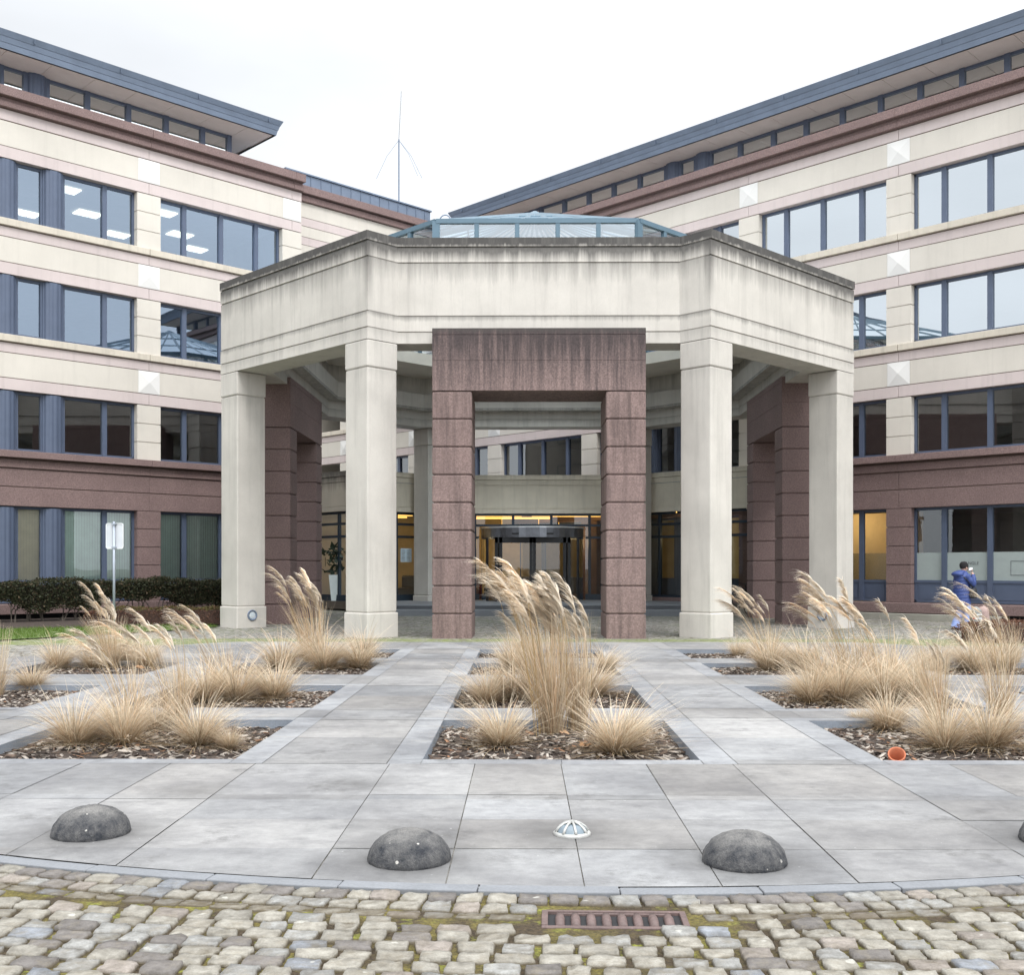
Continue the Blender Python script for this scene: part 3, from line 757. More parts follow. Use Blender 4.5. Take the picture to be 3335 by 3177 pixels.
# ------------------------------------------------------------------ ground
def cobble_mat():
    m, t, b = mk('cobbled_ground'); p = pos(t)
    mp_ = N(t, 'ShaderNodeMapping'); mp_.inputs['Rotation'].default_value = (0, 0, .3); t.links.new(p, mp_.inputs[0])
    v = N(t, 'ShaderNodeTexVoronoi', feature='F1'); v.inputs['Scale'].default_value = 6.2; v.inputs['Randomness'].default_value = .55
    t.links.new(mp_.outputs[0], v.inputs['Vector'])
    v2 = N(t, 'ShaderNodeTexVoronoi', feature='DISTANCE_TO_EDGE'); v2.inputs['Scale'].default_value = 6.2; v2.inputs['Randomness'].default_value = .55
    t.links.new(mp_.outputs[0], v2.inputs['Vector'])
    col = mixc(t, rng(t, noise(t, v.outputs['Position'], 37, 0), .3, .7), (.20, .195, .185), (.36, .345, .31))
    jm = rng(t, v2.outputs['Distance'], .02, .08, 1, 0)
    sp = N(t, 'ShaderNodeSeparateXYZ'); t.links.new(p, sp.inputs[0])
    near = math_(t, 'MULTIPLY', rng(t, sp.outputs['Y'], 23.4, 24.0, 1, 0), rng(t, sp.outputs['Y'], 21.6, 21.9))
    moss = math_(t, 'MULTIPLY', near, rng(t, noise(t, p, 4.5, 5), .34, .52))
    jc = mixc(t, rng(t, noise(t, p, .5, 3), .45, .6), (.09, .075, .05), (.10, .11, .035))
    col = mixc(t, jm, col, jc); col = mixc(t, math_(t, 'MULTIPLY', moss, .8), col, (.15, .19, .035))
    col = mixc(t, rng(t, noise(t, p, .35, 4), .4, .7, 0, .35), col, (.13, .125, .12))
    t.links.new(col, b.inputs['Base Color']); b.inputs['Roughness'].default_value = .8
    bump(t, b, rng(t, v2.outputs['Distance'], 0, .1), .6, .02); return m
M['cobbleg'] = cobble_mat()
PC, PRAD, PBACK = (.45, 14.75), 9.62, 22.1
def arc_pts(r, n=140):
    pts = []
    for i in range(n):
        t = 2*math.pi*i/n; x = PC[0]+r*math.cos(t); y = PC[1]+r*math.sin(t); pts.append((x, y))
    return pts
def clip(poly, a, b, c):      # keep a*x+b*y<=c
    outp = []
    for i in range(len(poly)):
        p, q = poly[i], poly[(i+1) % len(poly)]
        fp, fq = a*p[0]+b*p[1]-c, a*q[0]+b*q[1]-c
        if fp <= 0: outp.append(p)
        if fp*fq < 0: s = fp/(fp-fq); outp.append((p[0]+(q[0]-p[0])*s, p[1]+(q[1]-p[1])*s))
    return outp
PAVE = clip(arc_pts(PRAD), 0, 1, PBACK)
def in_pave_clip(poly):
    for i in range(len(PAVE)):
        p, q = PAVE[i], PAVE[(i+1) % len(PAVE)]
        a, b = (q[1]-p[1]), -(q[0]-p[0])
        poly = clip(poly, a, b, a*p[0]+b*p[1])
        if len(poly) < 3: return []
    return poly
# ground sheet around the paving, out to the horizon
n = len(PAVE); inner = [(x*1.0, y*1.0, -.045) for x, y in PAVE]
k = 900
outr = []
for x, y in PAVE:
    d = Vector((x-PC[0], y-PC[1])).normalized(); outr.append((PC[0]+d.x*k, PC[1]+d.y*k, -.045))
mid = []
for x, y in PAVE:
    d = Vector((x-PC[0], y-PC[1])).normalized(); mid.append((PC[0]+d.x*45, PC[1]+d.y*45, -.045))
m = MB(); m.add(inner+mid+outr, [(i, (i+1) % n, n+(i+1) % n, n+i) for i in range(n)]+[(n+i, n+(i+1) % n, 2*n+(i+1) % n, 2*n+i) for i in range(n)])
tag(m.build('ground', M['cobbleg']), kind='structure')
# paving slabs
COLX = [(-7.54, -5.38), (-4.42, -2.26), (-.785, 1.383), (2.80, 4.96), (5.92, 8.08)]
ROWY = [(8.52, 10.72), (11.65, 13.86), (15.28, 17.2), (18.13, 20.0)]
BEDS = [(c, r) for r in range(4) for c in range(5) if not (r == 0 and c in (0, 4)) and not (r == 3 and c in (0, 4))]
def slab_mat():
    m, t, b = mk('bluestone_slab'); p = pos(t)
    at = N(t, 'ShaderNodeAttribute', attribute_name='tint')
    st = rng(t, noise(t, p, .75, 7, .7), .40, .62)
    st2 = rng(t, noise(t, p, 2.2, 7, .75, (1, 2.2, 1)), .50, .70)
    col = mixc(t, st, at.outputs['Color'], mixc(t, 1., at.outputs['Color'], (.64, .64, .655), 'MULTIPLY'))
    col = mixc(t, math_(t, 'MULTIPLY', st2, .5), col, (.095, .095, .10))
    lt = rng(t, noise(t, p, 1.3, 6, .7), .58, .72); col = mixc(t, math_(t, 'MULTIPLY', lt, .4), col, (.34, .34, .33))
    dk = rng(t, noise(t, p, 1.1, 9, .8), .56, .68); col = mixc(t, math_(t, 'MULTIPLY', dk, .72), col, (.075, .073, .070))
    mo = noise(t, p, 9, 6, .75); col = mixc(t, rng(t, mo, .3, .7), mixc(t, 1., col, (.84,)*3, 'MULTIPLY'), mixc(t, 1., col, (1.14,)*3, 'MULTIPLY'))
    fl_ = N(t, 'ShaderNodeVectorMath', operation='MULTIPLY'); t.links.new(p, fl_.inputs[0]); fl_.inputs[1].default_value = (1, 1, 0)
    grn = noise(t, p, 7, 6, .75)
    for cx_, cy_, r_ in ((-2.44, 6.13, .21), (-.585, 5.6, .21), (1.13, 5.57, .21), (2.95, 6.0, .21), (.276, 6.13, .11), (-2.2, 7.3, .0), (-1.15, 7.55, .0)):   # grime spots; round domes and light they double as painted contact shade
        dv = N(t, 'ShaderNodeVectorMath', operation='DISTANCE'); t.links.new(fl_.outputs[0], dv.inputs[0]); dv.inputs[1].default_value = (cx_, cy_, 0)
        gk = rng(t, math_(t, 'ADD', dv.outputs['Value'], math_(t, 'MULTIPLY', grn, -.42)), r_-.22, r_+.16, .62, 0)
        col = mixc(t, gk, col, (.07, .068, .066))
    sp_ = rng(t, noise(t, p, 30, 2, .5), .72, .78); col = mixc(t, math_(t, 'MULTIPLY', sp_, .5), col, (.45, .45, .44))
    f = noise(t, p, 160, 2); col = mixc(t, rng(t, f, .3, .7), mixc(t, 1., col, (.93,)*3, 'MULTIPLY'), mixc(t, 1., col, (1.07,)*3, 'MULTIPLY'))
    t.links.new(col, b.inputs['Base Color']); t.links.new(rng(t, noise(t, p, 1.7, 4), .3, .7, .5, .75), b.inputs['Roughness'])
    bump(t, b, f, .12, .004); return m
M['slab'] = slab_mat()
M['border'] = M['slab']
cells = []          # x0,x1,y0,y1,kind
bw, bf = .26, .19
fx = [-10, -9.1, -8.15, -7.5, -6.85, -6.2, -5.5, -4.75, -4.1, -3.39, -2.70, -2.05, -1.02, -.367, .29, .94, 1.60, 2.60, 3.25, 3.95, 4.6, 5.25, 5.95, 6.6, 7.6, 8.3, 9.2, 10.2]
fy = [4.9, 5.81, 6.49, 7.05, 7.19, ROWY[0][0]-bf]
for i in range(len(fx)-1):
    for j in range(len(fy)-1): cells.append((fx[i], fx[i+1], fy[j], fy[j+1], 's'))
xs = [-10, -8.9]
for a, b in COLX: xs += [a-bw, a, b, b+bw]
xs += [9.0, 10.2]
ys = [ROWY[0][0]-bf]
for (a, b) in ROWY: ys += [a-bf, a, b, b+bf]
ys = sorted(set(round(y, 3) for y in ys+[23.0, 21.0]))
bedset = {(COLX[c][0], ROWY[r][0]): (c, r) for c, r in BEDS}
for i in range(len(xs)-1):
    for j in range(len(ys)-1):
        x0, x1, y0, y1 = xs[i], xs[i+1], ys[j], ys[j+1]
        if any(abs(x0-a) < 1e-3 and abs(y0-b) < 1e-3 for a, b in bedset): continue
        bord = any((COLX[c][0]-bw-.01 < x0 and x1 < COLX[c][1]+bw+.01 and ROWY[r][0]-bf-.01 < y0 and y1 < ROWY[r][1]+bf+.01) for c, r in BEDS)
        nx = 1 if x1-x0 < 1.3 else 2; ny = 1 if y1-y0 < 1.4 else 2
        for a in range(nx):
            for b in range(ny):
                cells.append((x0+(x1-x0)*a/nx, x0+(x1-x0)*(a+1)/nx, y0+(y1-y0)*b/ny, y0+(y1-y0)*(b+1)/ny, 'b' if bord else 's'))
V = []; F = []; C = []; mb = MB(); cols = []
mj = MB()
for x0, x1, y0, y1, kd in cells:
    g_ = .0030 if kd == 's' else .0022
    gy_ = .0011 if y1 < 8.6 else g_
    poly = in_pave_clip([(x0+g_, y0+gy_), (x1-g_, y0+gy_), (x1-g_, y1-gy_), (x0+g_, y1-gy_)])
    full = in_pave_clip([(x0, y0), (x1, y0), (x1, y1), (x0, y1)])
    if len(full) >= 3: mj.add([(x, y, -.011) for x, y in full], [tuple(range(len(full)))])
    if len(poly) < 3: continue
    base = random.uniform(.20, .285) if kd == 's' else random.uniform(.26, .30)
    if kd == 's' and random.random() < .12: base *= 1.16
    wv = random.uniform(-.012, .012)
    c = (base+wv*.5+.005, base+.002, base-.001-wv*.6) if kd == 's' else (base-.006, base, base+.010)
    z = random.uniform(-.0015, .0015)
    mb.add([(x, y, z) for x, y in poly], [tuple(range(len(poly)))]); cols += [c]*len(poly)
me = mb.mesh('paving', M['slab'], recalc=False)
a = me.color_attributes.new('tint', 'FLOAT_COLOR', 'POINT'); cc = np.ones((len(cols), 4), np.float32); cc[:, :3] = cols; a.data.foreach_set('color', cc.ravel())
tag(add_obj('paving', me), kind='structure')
M['mortar'] = stone('pale_mortar', (.19, .18, .16), var=.7, s=3.5, fvar=.3)
tag(mj.build('paving_joints', M['mortar']), kind='structure')
# kerb strip between paving and cobbles
def arc_strip(name, r0, r1, a0, a1, nseg, gap, z0, z1, mat, zj=.003):
    m = MB()
    for i in range(nseg):
        t0 = a0+(a1-a0)*i/nseg+gap; t1 = a0+(a1-a0)*(i+1)/nseg-gap
        pp_ = []
        for kk in range(4):
            t = t0+(t1-t0)*kk/3; pp_.append((PC[0]+r0*math.cos(t), PC[1]+r0*math.sin(t)))
        for kk in range(3, -1, -1):
            t = t0+(t1-t0)*kk/3; pp_.append((PC[0]+r1*math.cos(t), PC[1]+r1*math.sin(t)))
        m.prism(pp_, z0, z1+random.uniform(-zj, zj))
    o = m.build(name, mat, bevel=.006); return o
M['kerb'] = stone('kerb_stone', (.19, .198, .212), var=.12, s=3, fvar=.08)
tag(arc_strip('kerb', PRAD+.004, PRAD+.105, R(180), R(360), 46, .00025, -.08, .0, M['kerb']), kind='structure')
# beds: walls, soil, bark
M['soil'] = stone('dark_soil', (.05, .036, .028), var=.4, s=6, fine=40, fvar=.4, bs=.6)
M['edge'] = stone('bed_edge_stone', (.20, .225, .26), var=.15, s=2, fvar=.1)
def attr_mat(name, rough=.8, k=1., trans=0., specks=True):
    m, t, b = mk(name); at = N(t, 'ShaderNodeAttribute', attribute_name='tint'); col = at.outputs['Color']
    if specks:
        p = pos(t); col = mixc(t, rng(t, noise(t, p, 25, 5), .3, .7), mixc(t, 1., col, (.8,)*3, 'MULTIPLY'), mixc(t, 1., col, (1.2,)*3, 'MULTIPLY'))
    t.links.new(col, b.inputs['Base Color']); b.inputs['Roughness'].default_value = rough
    b.inputs['Specular IOR Level'].default_value = .25
    if trans:
        tr = N(t, 'ShaderNodeBsdfTranslucent'); t.links.new(col, tr.inputs[0]); mx = N(t, 'ShaderNodeMixShader'); mx.inputs[0].default_value = trans
        o = t.nodes['Material Output']; t.links.new(b.outputs[0], mx.inputs[1]); t.links.new(tr.outputs[0], mx.inputs[2]); t.links.new(mx.outputs[0], o.inputs[0])
    return m
M['bark'] = attr_mat('bark_chip', .85)
m = MB(); so = MB(); CV = []; CF = []; CC = []
NG = 14
for c, r in BEDS:
    (x0, x1), (y0, y1) = COLX[c], ROWY[r]
    for p, q in (((x0, y0), (x1, y0)), ((x1, y0), (x1, y1)), ((x1, y1), (x0, y1)), ((x0, y1), (x0, y0))):
        m.obox(p, q, -.03, -.16, -.0035)
    hs = RNG.uniform(-.012, .012, (NG+1, NG+1))
    vs = []
    for j in range(NG+1):
        for i in range(NG+1):
            u, v = i/NG, j/NG; vs.append((x0+(x1-x0)*u, y0+(y1-y0)*v, -.085+.03*math.sin(u*math.pi)*math.sin(v*math.pi)+hs[j, i]))
    so.add(vs, [(j*(NG+1)+i, j*(NG+1)+i+1, (j+1)*(NG+1)+i+1, (j+1)*(NG+1)+i) for j in range(NG) for i in range(NG)])
    nc = 1500 if r < 2 else 700
    for i in range(nc):
        u, v = random.uniform(.01, .99), random.uniform(.01, .99)
        z = -.075+.03*math.sin(u*math.pi)*math.sin(v*math.pi)+random.uniform(0, .014)
        ce = np.array((x0+(x1-x0)*u, y0+(y1-y0)*v, z)); an_ = random.uniform(0, 6.28)
        l = random.uniform(.014, .050); wd = l*random.uniform(.25, .5)
        ax = np.array((math.cos(an_), math.sin(an_), random.uniform(-.35, .35)))*l; ay = np.array((-math.sin(an_), math.cos(an_), random.uniform(-.4, .4)))*wd
        th = np.array((0, 0, random.uniform(.003, .008)))
        kk = len(CV); CV += [ce-ax-ay, ce+ax-ay*.6, ce+ax+ay, ce-ax*.8+ay, ce-ax-ay-th, ce+ax-ay*.6-th, ce+ax+ay-th, ce-ax*.8+ay-th]
        CF += [(kk, kk+1, kk+2, kk+3), (kk, kk+4, kk+5, kk+1), (kk+1, kk+5, kk+6, kk+2), (kk+2, kk+6, kk+7, kk+3), (kk+3, kk+7, kk+4, kk)]
        pick = random.random()
        cl_ = (.05, .038, .032) if pick < .40 else ((.12, .085, .065) if pick < .64 else ((.34, .30, .26) if pick < .98 else (.28, .15, .085)))
        f_ = random.uniform(.7, 1.3); CC += [tuple(x*f_ for x in cl_)]*8
tag(m.build('bed_edging', M['edge']), kind='structure')
tag(so.build('soil', M['soil'], smooth=True), kind='structure')
tag(add_obj('bark_mulch', np_mesh('bark_mulch', CV, CF, M['bark'], np.array(CC))), 'brown bark chips covering the soil of the planting beds', 'bark mulch', kind='stuff')

# foreground cobbles, real stones
M['cobble'] = None
def cob_mat():
    m, t, b = mk('sett_stone'); p = pos(t); at = N(t, 'ShaderNodeAttribute', attribute_name='tint'); col = at.outputs['Color']
    n1 = noise(t, p, 14, 6, .7); col = mixc(t, rng(t, n1, .35, .68), mixc(t, 1., col, (.60, .585, .56), 'MULTIPLY'), mixc(t, 1., col, (1.16,)*3, 'MULTIPLY'))
    col = mixc(t, rng(t, noise(t, p, 11, 6, .7), .50, .70, 0, .6), col, (.22, .19, .14))
    lic = rng(t, noise(t, p, 9, 3, .4), .70, .73); col = mixc(t, math_(t, 'MULTIPLY', lic, .6), col, (.52, .51, .46))
    f = noise(t, p, 120, 3, .7); col = mixc(t, rng(t, f, .3, .7), mixc(t, 1., col, (.88,)*3, 'MULTIPLY'), mixc(t, 1., col, (1.1,)*3, 'MULTIPLY'))
    sp = N(t, 'ShaderNodeSeparateXYZ'); t.links.new(p, sp.inputs[0])
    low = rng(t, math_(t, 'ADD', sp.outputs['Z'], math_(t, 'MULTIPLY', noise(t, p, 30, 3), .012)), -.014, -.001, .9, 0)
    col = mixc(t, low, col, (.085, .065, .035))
    t.links.new(col, b.inputs['Base Color']); b.inputs['Roughness'].default_value = .78
    bump(t, b, math_(t, 'ADD', math_(t, 'MULTIPLY', noise(t, p, 22, 5, .7), .8), math_(t, 'MULTIPLY', f, .25)), .9, .014); return m
M['cobble'] = cob_mat()
V = []; F = []; C = []
G = 9
uu = np.array((-1, -.955, -.89, -.5, 0, .5, .89, .955, 1.)); U, W_ = np.meshgrid(uu, uu)
su, sw = U, W_
mx_ = np.maximum(np.abs(su), np.abs(sw))
rad = (np.abs(su)**14+np.abs(sw)**14)**(1/14.); sq = np.where(rad > 1e-6, mx_/np.maximum(rad, 1e-6), 1)
TX, TY = su*sq, sw*sq
TZ = -.042*np.clip((mx_-.885)/.115, 0, 1)**1.7
fi = [(j*G+i, j*G+i+1, (j+1)*G+i+1, (j+1)*G+i) for j in range(G-1) for i in range(G-1)]
fi = np.array(fi)
nst = 0
def add_cob(corners, ztop, col):
    global nst
    c = np.array(corners)+RNG.normal(0, .0065, (4, 2))
    s = (TX+1)/2; t = (TY+1)/2
    X = (1-s)*(1-t)*c[0, 0]+s*(1-t)*c[1, 0]+s*t*c[2, 0]+(1-s)*t*c[3, 0]
    Y = (1-s)*(1-t)*c[0, 1]+s*(1-t)*c[1, 1]+s*t*c[2, 1]+(1-s)*t*c[3, 1]
    wb = (mx_ > .6)*.8; jit = RNG.normal(0, .0030, X.shape)*wb; jit2 = RNG.normal(0, .0030, X.shape)*wb
    tilt = RNG.normal(0, .018, 2)
    Z = ztop+TZ+RNG.normal(0, .0022, X.shape)+tilt[0]*(X-X.mean())+tilt[1]*(Y-Y.mean())
    V.append(np.stack([X+jit, Y+jit2, Z], -1).reshape(-1, 3)); F.append(fi+nst*G*G); C.append(np.tile(np.array(col), (G*G, 1))); nst += 1
def ccol():
    p = random.random(); f = random.uniform(.84, 1.12)
    base = (.30, .283, .245) if p < .62 else ((.28, .278, .266) if p < .80 else ((.27, .238, .21) if p < .88 else ((.235, .25, .275) if p < .92 else (.175, .16, .15))))
    return tuple(x*f for x in base)
GR = (.395, 4.70)      # drain centre
def near_grate(x, y): return abs(x-GR[0]) < .385 and abs(y-GR[1]) < .170
r = PRAD+.118
for row, dr in enumerate((.125, .125, .085)):      # gutter rows following the kerb
    n_ = 150; t = R(205)
    while t < R(335):
        wd = random.uniform(.115, .15) if row < 2 else random.uniform(.13, .18)
        dt = wd/(r+dr/2); g_ = .002/(r); ra, rb = r+.002, r+dr-.002
        q = [(PC[0]+rr*math.cos(tt), PC[1]+rr*math.sin(tt)) for rr, tt in ((rb, t+g_), (rb, t+dt-g_), (ra, t+dt-g_), (ra, t+g_))]
        cx_, cy_ = PC[0]+(r+dr/2)*math.cos(t+dt/2), PC[1]+(r+dr/2)*math.sin(t+dt/2)
        if not near_grate(cx_, cy_):
            cl_ = ccol()
            if row == 0 and random.random() < .35: cl_ = (.17, .155, .145)
            add_cob(q, (-.003, -.008, -.016)[row], cl_)
        t += dt
    r += dr
y = None
rr0 = r
ry = 0.
for row in range(32):       # large setts in near-straight courses
    h = random.uniform(.104, .132); x = -4.6+random.uniform(0, .15)
    yc = 5.05-ry; ang = -.012
    while x < 5.2:
        wd = random.uniform(.128, .182)
        gx, gy = random.uniform(.004, .011), random.uniform(.000, .003)
        yo = .16*math.exp(-((x+3.6)/1.9)**2)*2.2 + .018*math.sin(x*1.7+row*.4)
        cx_, cy_ = x+wd/2, yc-h/2+yo+ang*x
        dist = math.hypot(cx_-PC[0], cy_-PC[1])
        if dist > rr0+h*.42 and not near_grate(cx_, cy_):
            sl = (.16*2.2*math.exp(-((x+wd+3.6)/1.9)**2)-.16*2.2*math.exp(-((x+3.6)/1.9)**2))
            q = [(x+gx, yc-h+gy+yo+ang*x), (x+wd-gx, yc-h+gy+yo+sl+ang*(x+wd)), (x+wd-gx, yc-gy+yo+sl+ang*(x+wd)), (x+gx, yc-gy+yo+ang*x)]
            add_cob(q, random.uniform(-.011, .0), ccol())
        x += wd
    ry += h
tag(add_obj('cobbled_road', np_mesh('cobbled_road', np.concatenate(V), np.concatenate(F), M['cobble'], np.concatenate(C), True)), kind='structure')
# moss and grit filling between the setts
mm, t, b = mk('mossy_joint'); p = pos(t)
col = mixc(t, rng(t, noise(t, p, 3.2, 5), .44, .60), (.060, .042, .022), (.14, .115, .028))
col = mixc(t, rng(t, noise(t, p, 9, 4), .56, .68), col, (.20, .205, .032))
col = mixc(t, rng(t, noise(t, p, 60, 3), .35, .65), mixc(t, 1., col, (.6,)*3, 'MULTIPLY'), mixc(t, 1., col, (1.35,)*3, 'MULTIPLY'))
t.links.new(col, b.inputs['Base Color']); b.inputs['Roughness'].default_value = .95; bump(t, b, noise(t, p, 70, 4), 1., .02)
xs_ = np.linspace(-7, 7, 141); ys_ = np.linspace(.5, 8.5, 81); V = []; F = []
idx = {}
def keepc(x, y): return math.hypot(x-PC[0], y-PC[1]) > PRAD+.02 and not (abs(x-GR[0]) < .30 and abs(y-GR[1]) < .11)
mb = MB(); vi = {}
for j in range(80):
    for i in range(140):
        cx_, cy_ = (xs_[i]+xs_[i+1])/2, (ys_[j]+ys_[j+1])/2
        if keepc(cx_, cy_):
            f = []
            for a_, b_ in ((i, j), (i+1, j), (i+1, j+1), (i, j+1)):
                if (a_, b_) not in vi: vi[(a_, b_)] = len(mb.v); mb.v.append((xs_[a_], ys_[b_], -.024+random.uniform(-.004, .006)))
                f.append(vi[(a_, b_)])
            mb.f.append(tuple(f)); mb.m.append(0)
tag(mb.build('moss_joints', mm, smooth=True), kind='structure')

# ------------------------------------------------------------------ drain grate
M['rust'] = stone('rusty_iron', (.125, .085, .078), rough=.6, var=.2, s=12, fvar=.15)
dg_ = thing('drain_grate', 'rusty cast iron gully grate with eight round bars set in the cobbles', 'drain grate', (GR[0], GR[1], 0), R(-1.5))
m = MB(); z1, z0 = -.012, -.06
m.box(-.315, .315, .093, .112, z0, z1); m.box(-.315, .315, -.112, -.085, z0, z1-.004); m.box(-.315, -.287, -.085, .093, z0, z1); m.box(.287, .315, -.085, .093, z0, z1)
m.box(-.25, .25, .074, .086, z0, z1-.004); m.build('frame', M['rust'], dg_, bevel=.004)
for i in range(8):
    x = -.235+i*.067; mm_ = MB(); mm_.tube([(x, -.085, -.03), (x, .0, -.022), (x, .074, -.032)], [.02, .022, .02], 10); mm_.build('bar', M['rust'], dg_, True)
m = MB(); m.box(-.29, .29, -.088, .095, -.0295, -.028); m.build('sump', M['gap'], dg_)

# ------------------------------------------------------------------ stone domes and the steel ground light
def dome_mat():
    m, t, b = mk('lichen_stone'); p = pos(t)
    col = mixc(t, rng(t, noise(t, p, 15, 6, .75), .36, .64), (.018, .021, .028), (.115, .112, .11))
    sp = N(t, 'ShaderNodeSeparateXYZ'); t.links.new(p, sp.inputs[0])
    col = mixc(t, math_(t, 'MULTIPLY', rng(t, sp.outputs['Z'], .09, .17), rng(t, noise(t, p, 9, 5), .3, .65)), col, (.26, .25, .235))
    v = N(t, 'ShaderNodeTexVoronoi'); v.inputs['Scale'].default_value = 11; t.links.new(p, v.inputs['Vector'])
    col = mixc(t, math_(t, 'MULTIPLY', rng(t, math_(t, 'ADD', v.outputs['Distance'], math_(t, 'MULTIPLY', noise(t, p, 40, 3), .1)), .13, .15, 1, 0), rng(t, noise(t, p, 3, 2), .32, .42)), col, (.50, .48, .44))
    f = noise(t, p, 130, 3, .8); col = mixc(t, rng(t, f, .3, .7), mixc(t, 1., col, (.65,)*3, 'MULTIPLY'), mixc(t, 1., col, (1.3,)*3, 'MULTIPLY'))
    t.links.new(col, b.inputs['Base Color']); b.inputs['Roughness'].default_value = .85; bump(t, b, math_(t, 'ADD', f, noise(t, p, 30, 3)), .7, .012); return m
M['dome'] = dome_mat()
m = MB(); prof = []
for i in range(13):
    t_ = i/12*math.pi/2; prof.append((.215*math.cos(t_)**.9 if i < 12 else 0., .155*math.sin(t_)))
m.lathe([(.205, -.01), (.215, .004)]+prof[1:], 40)
dme = m.mesh('stone_bollard', M['dome'], True)
for i, v in enumerate(dme.vertices):
    if math.hypot(v.co.x, v.co.y) > .03: v.co += Vector(RNG.normal(0, .0016, 3))
for X, Y, lab, rz in ((-2.44, 6.13, 'dark lichen-spotted stone dome at the left, nearest the cobble curve', .4), (-.585, 5.6, 'dark stone dome left of the silver ground light, with a pale scratch', 1.7),
                      (1.13, 5.57, 'dark stone dome right of the silver ground light, bare of scratches', 3.1), (2.95, 6.0, 'stone dome cut off by the right edge of the picture', 4.4)):
    o = add_obj('stone_bollard', dme); o.location = (X, Y, 0); o.rotation_euler = (0, 0, rz); tag(o, lab, 'bollard', 'stone dome bollards along the cobbles')
gl_ = thing('ground_light', 'small silver ribbed dome light on the paving between two stone domes', 'ground light', (.276, 6.13, 0))
M['alu'] = plain('cast_aluminium', (.45, .45, .43), .5, .4, .15, 20)
m = MB(); m.lathe([(.104, 0), (.106, .012), (.094, .022), (.088, .018)], 32); m.build('rim', M['alu'], gl_, True)
m = MB(); m.lathe([(.088, .012), (.078, .035), (.055, .055), (.0, .066)], 24); m.build('lens', plain('milky_lens', (.16, .20, .23), .15), gl_, True)
for k in range(8):
    a = k*math.pi/4+.2; m = MB()
    m.tube([(math.cos(a)*.094, math.sin(a)*.094, .018), (math.cos(a)*.076, math.sin(a)*.076, .042), (math.cos(a)*.045, math.sin(a)*.045, .064), (0, 0, .075)], [.009, .008, .007, .009], 6); m.build('rib', M['alu'], gl_, True)

# clay pipe stub
pt_ = thing('clay_pipe', 'short orange clay pipe leaning in the bark of the right front bed', 'pipe', (2.955, 8.66, -.07), 0)
m = MB(); m.lathe([(.055, -.02), (.060, .06), (.066, .155), (.068, .165), (.058, .165), (.054, .02), (0, .015)], 24)
o = m.build('pipe_shell', plain('terracotta', (.42, .125, .055), .6, 0, .15, 12), pt_, True); o.rotation_euler = (R(44), R(-16), 0)
import math as _m

# ------------------------------------------------------------------ sign seen from behind
sg = thing('traffic_sign', 'blank grey back of a rounded sign on a slim post by the lawn', 'sign', (-9.95, 26.4, 0), 0)
M['galv'] = plain('galvanised_steel', (.36, .40, .46), .45, .5)
m = MB(); m.tube([(0, 0, -.1), (0, 0, 2.63)], .033, 10); m.build('post', M['galv'], sg, True)
def rrect(w_, h_, r_, n=6):
    pts = []
    for cx_, cz_, a0 in ((w_-r_, h_-r_, 0), (-w_+r_, h_-r_, 90), (-w_+r_, -h_+r_, 180), (w_-r_, -h_+r_, 270)):
        for i in range(n+1): t_ = R(a0+90*i/n); pts.append((cx_+r_*math.cos(t_), cz_+r_*math.sin(t_)))
    return pts
pl = rrect(.215, .315, .05); pi2 = rrect(.195, .295, .04); n = len(pl)
m = MB(); m.loft([[(x, .05, 2.28+z) for x, z in pl], [(x, .065, 2.28+z) for x, z in pl]]); m.build('plate', plain('grey_plate', (.56, .58, .62), .5), sg)
m = MB(); m.add([(x, .035, 2.28+z) for x, z in pl]+[(x, .05, 2.28+z) for x, z in pl]+[(x, .035, 2.28+z) for x, z in pi2]+[(x, .05, 2.28+z) for x, z in pi2],
    [(i, (i+1) % n, n+(i+1) % n, n+i) for i in range(n)]+[(i, (i+1) % n, 2*n+(i+1) % n, 2*n+i) for i in range(n)]+[(2*n+i, 2*n+(i+1) % n, 3*n+(i+1) % n, 3*n+i) for i in range(n)])
m.build('rim', plain('pale_rim', (.68, .70, .72), .4), sg)
m = MB(); m.box(-.05, .05, -.045, .05, 2.55, 2.59); m.box(-.05, .05, -.045, .05, 1.98, 2.02); m.build('clamp', M['galv'], sg)

# ------------------------------------------------------------------ lawn, soil strip, hedges
lawn = [(-24, 9), (-17, 16.3), (-11.0, 22.9), (-9.3, 25.4), (-8.35, 26.9), (-7.9, 28.3), (-8.4, 28.9), (-10.5, 28.3), (-13, 26.9), (-19, 20.5), (-26, 13)]
M['grassg'] = stone('lawn_green', (.085, .135, .026), var=.25, s=2, fine=50, fvar=.3, bs=.5)
m = MB(); m.add([(x, y, -.018) for x, y in lawn], [tuple(range(len(lawn)))]); tag(m.build('lawn', M['grassg']), kind='structure')
soilp = [(-26, 13), (-19, 20.5), (-13, 26.9), (-10.5, 28.3), (-8.4, 28.9), (-8.6, 38.4), (-33, 14)]
m = MB(); m.add([(x, y, -.014) for x, y in soilp], [tuple(range(len(soilp)))]); tag(m.build('soil', M['soil']), kind='structure')
def in_poly(x, y, P):
    c = False
    for i in range(len(P)):
        (x1, y1), (x2, y2) = P[i], P[(i+1) % len(P)]
        if (y1 > y) != (y2 > y) and x < (x2-x1)*(y-y1)/(y2-y1)+x1: c = not c
    return c
V = []; F = []; C = []
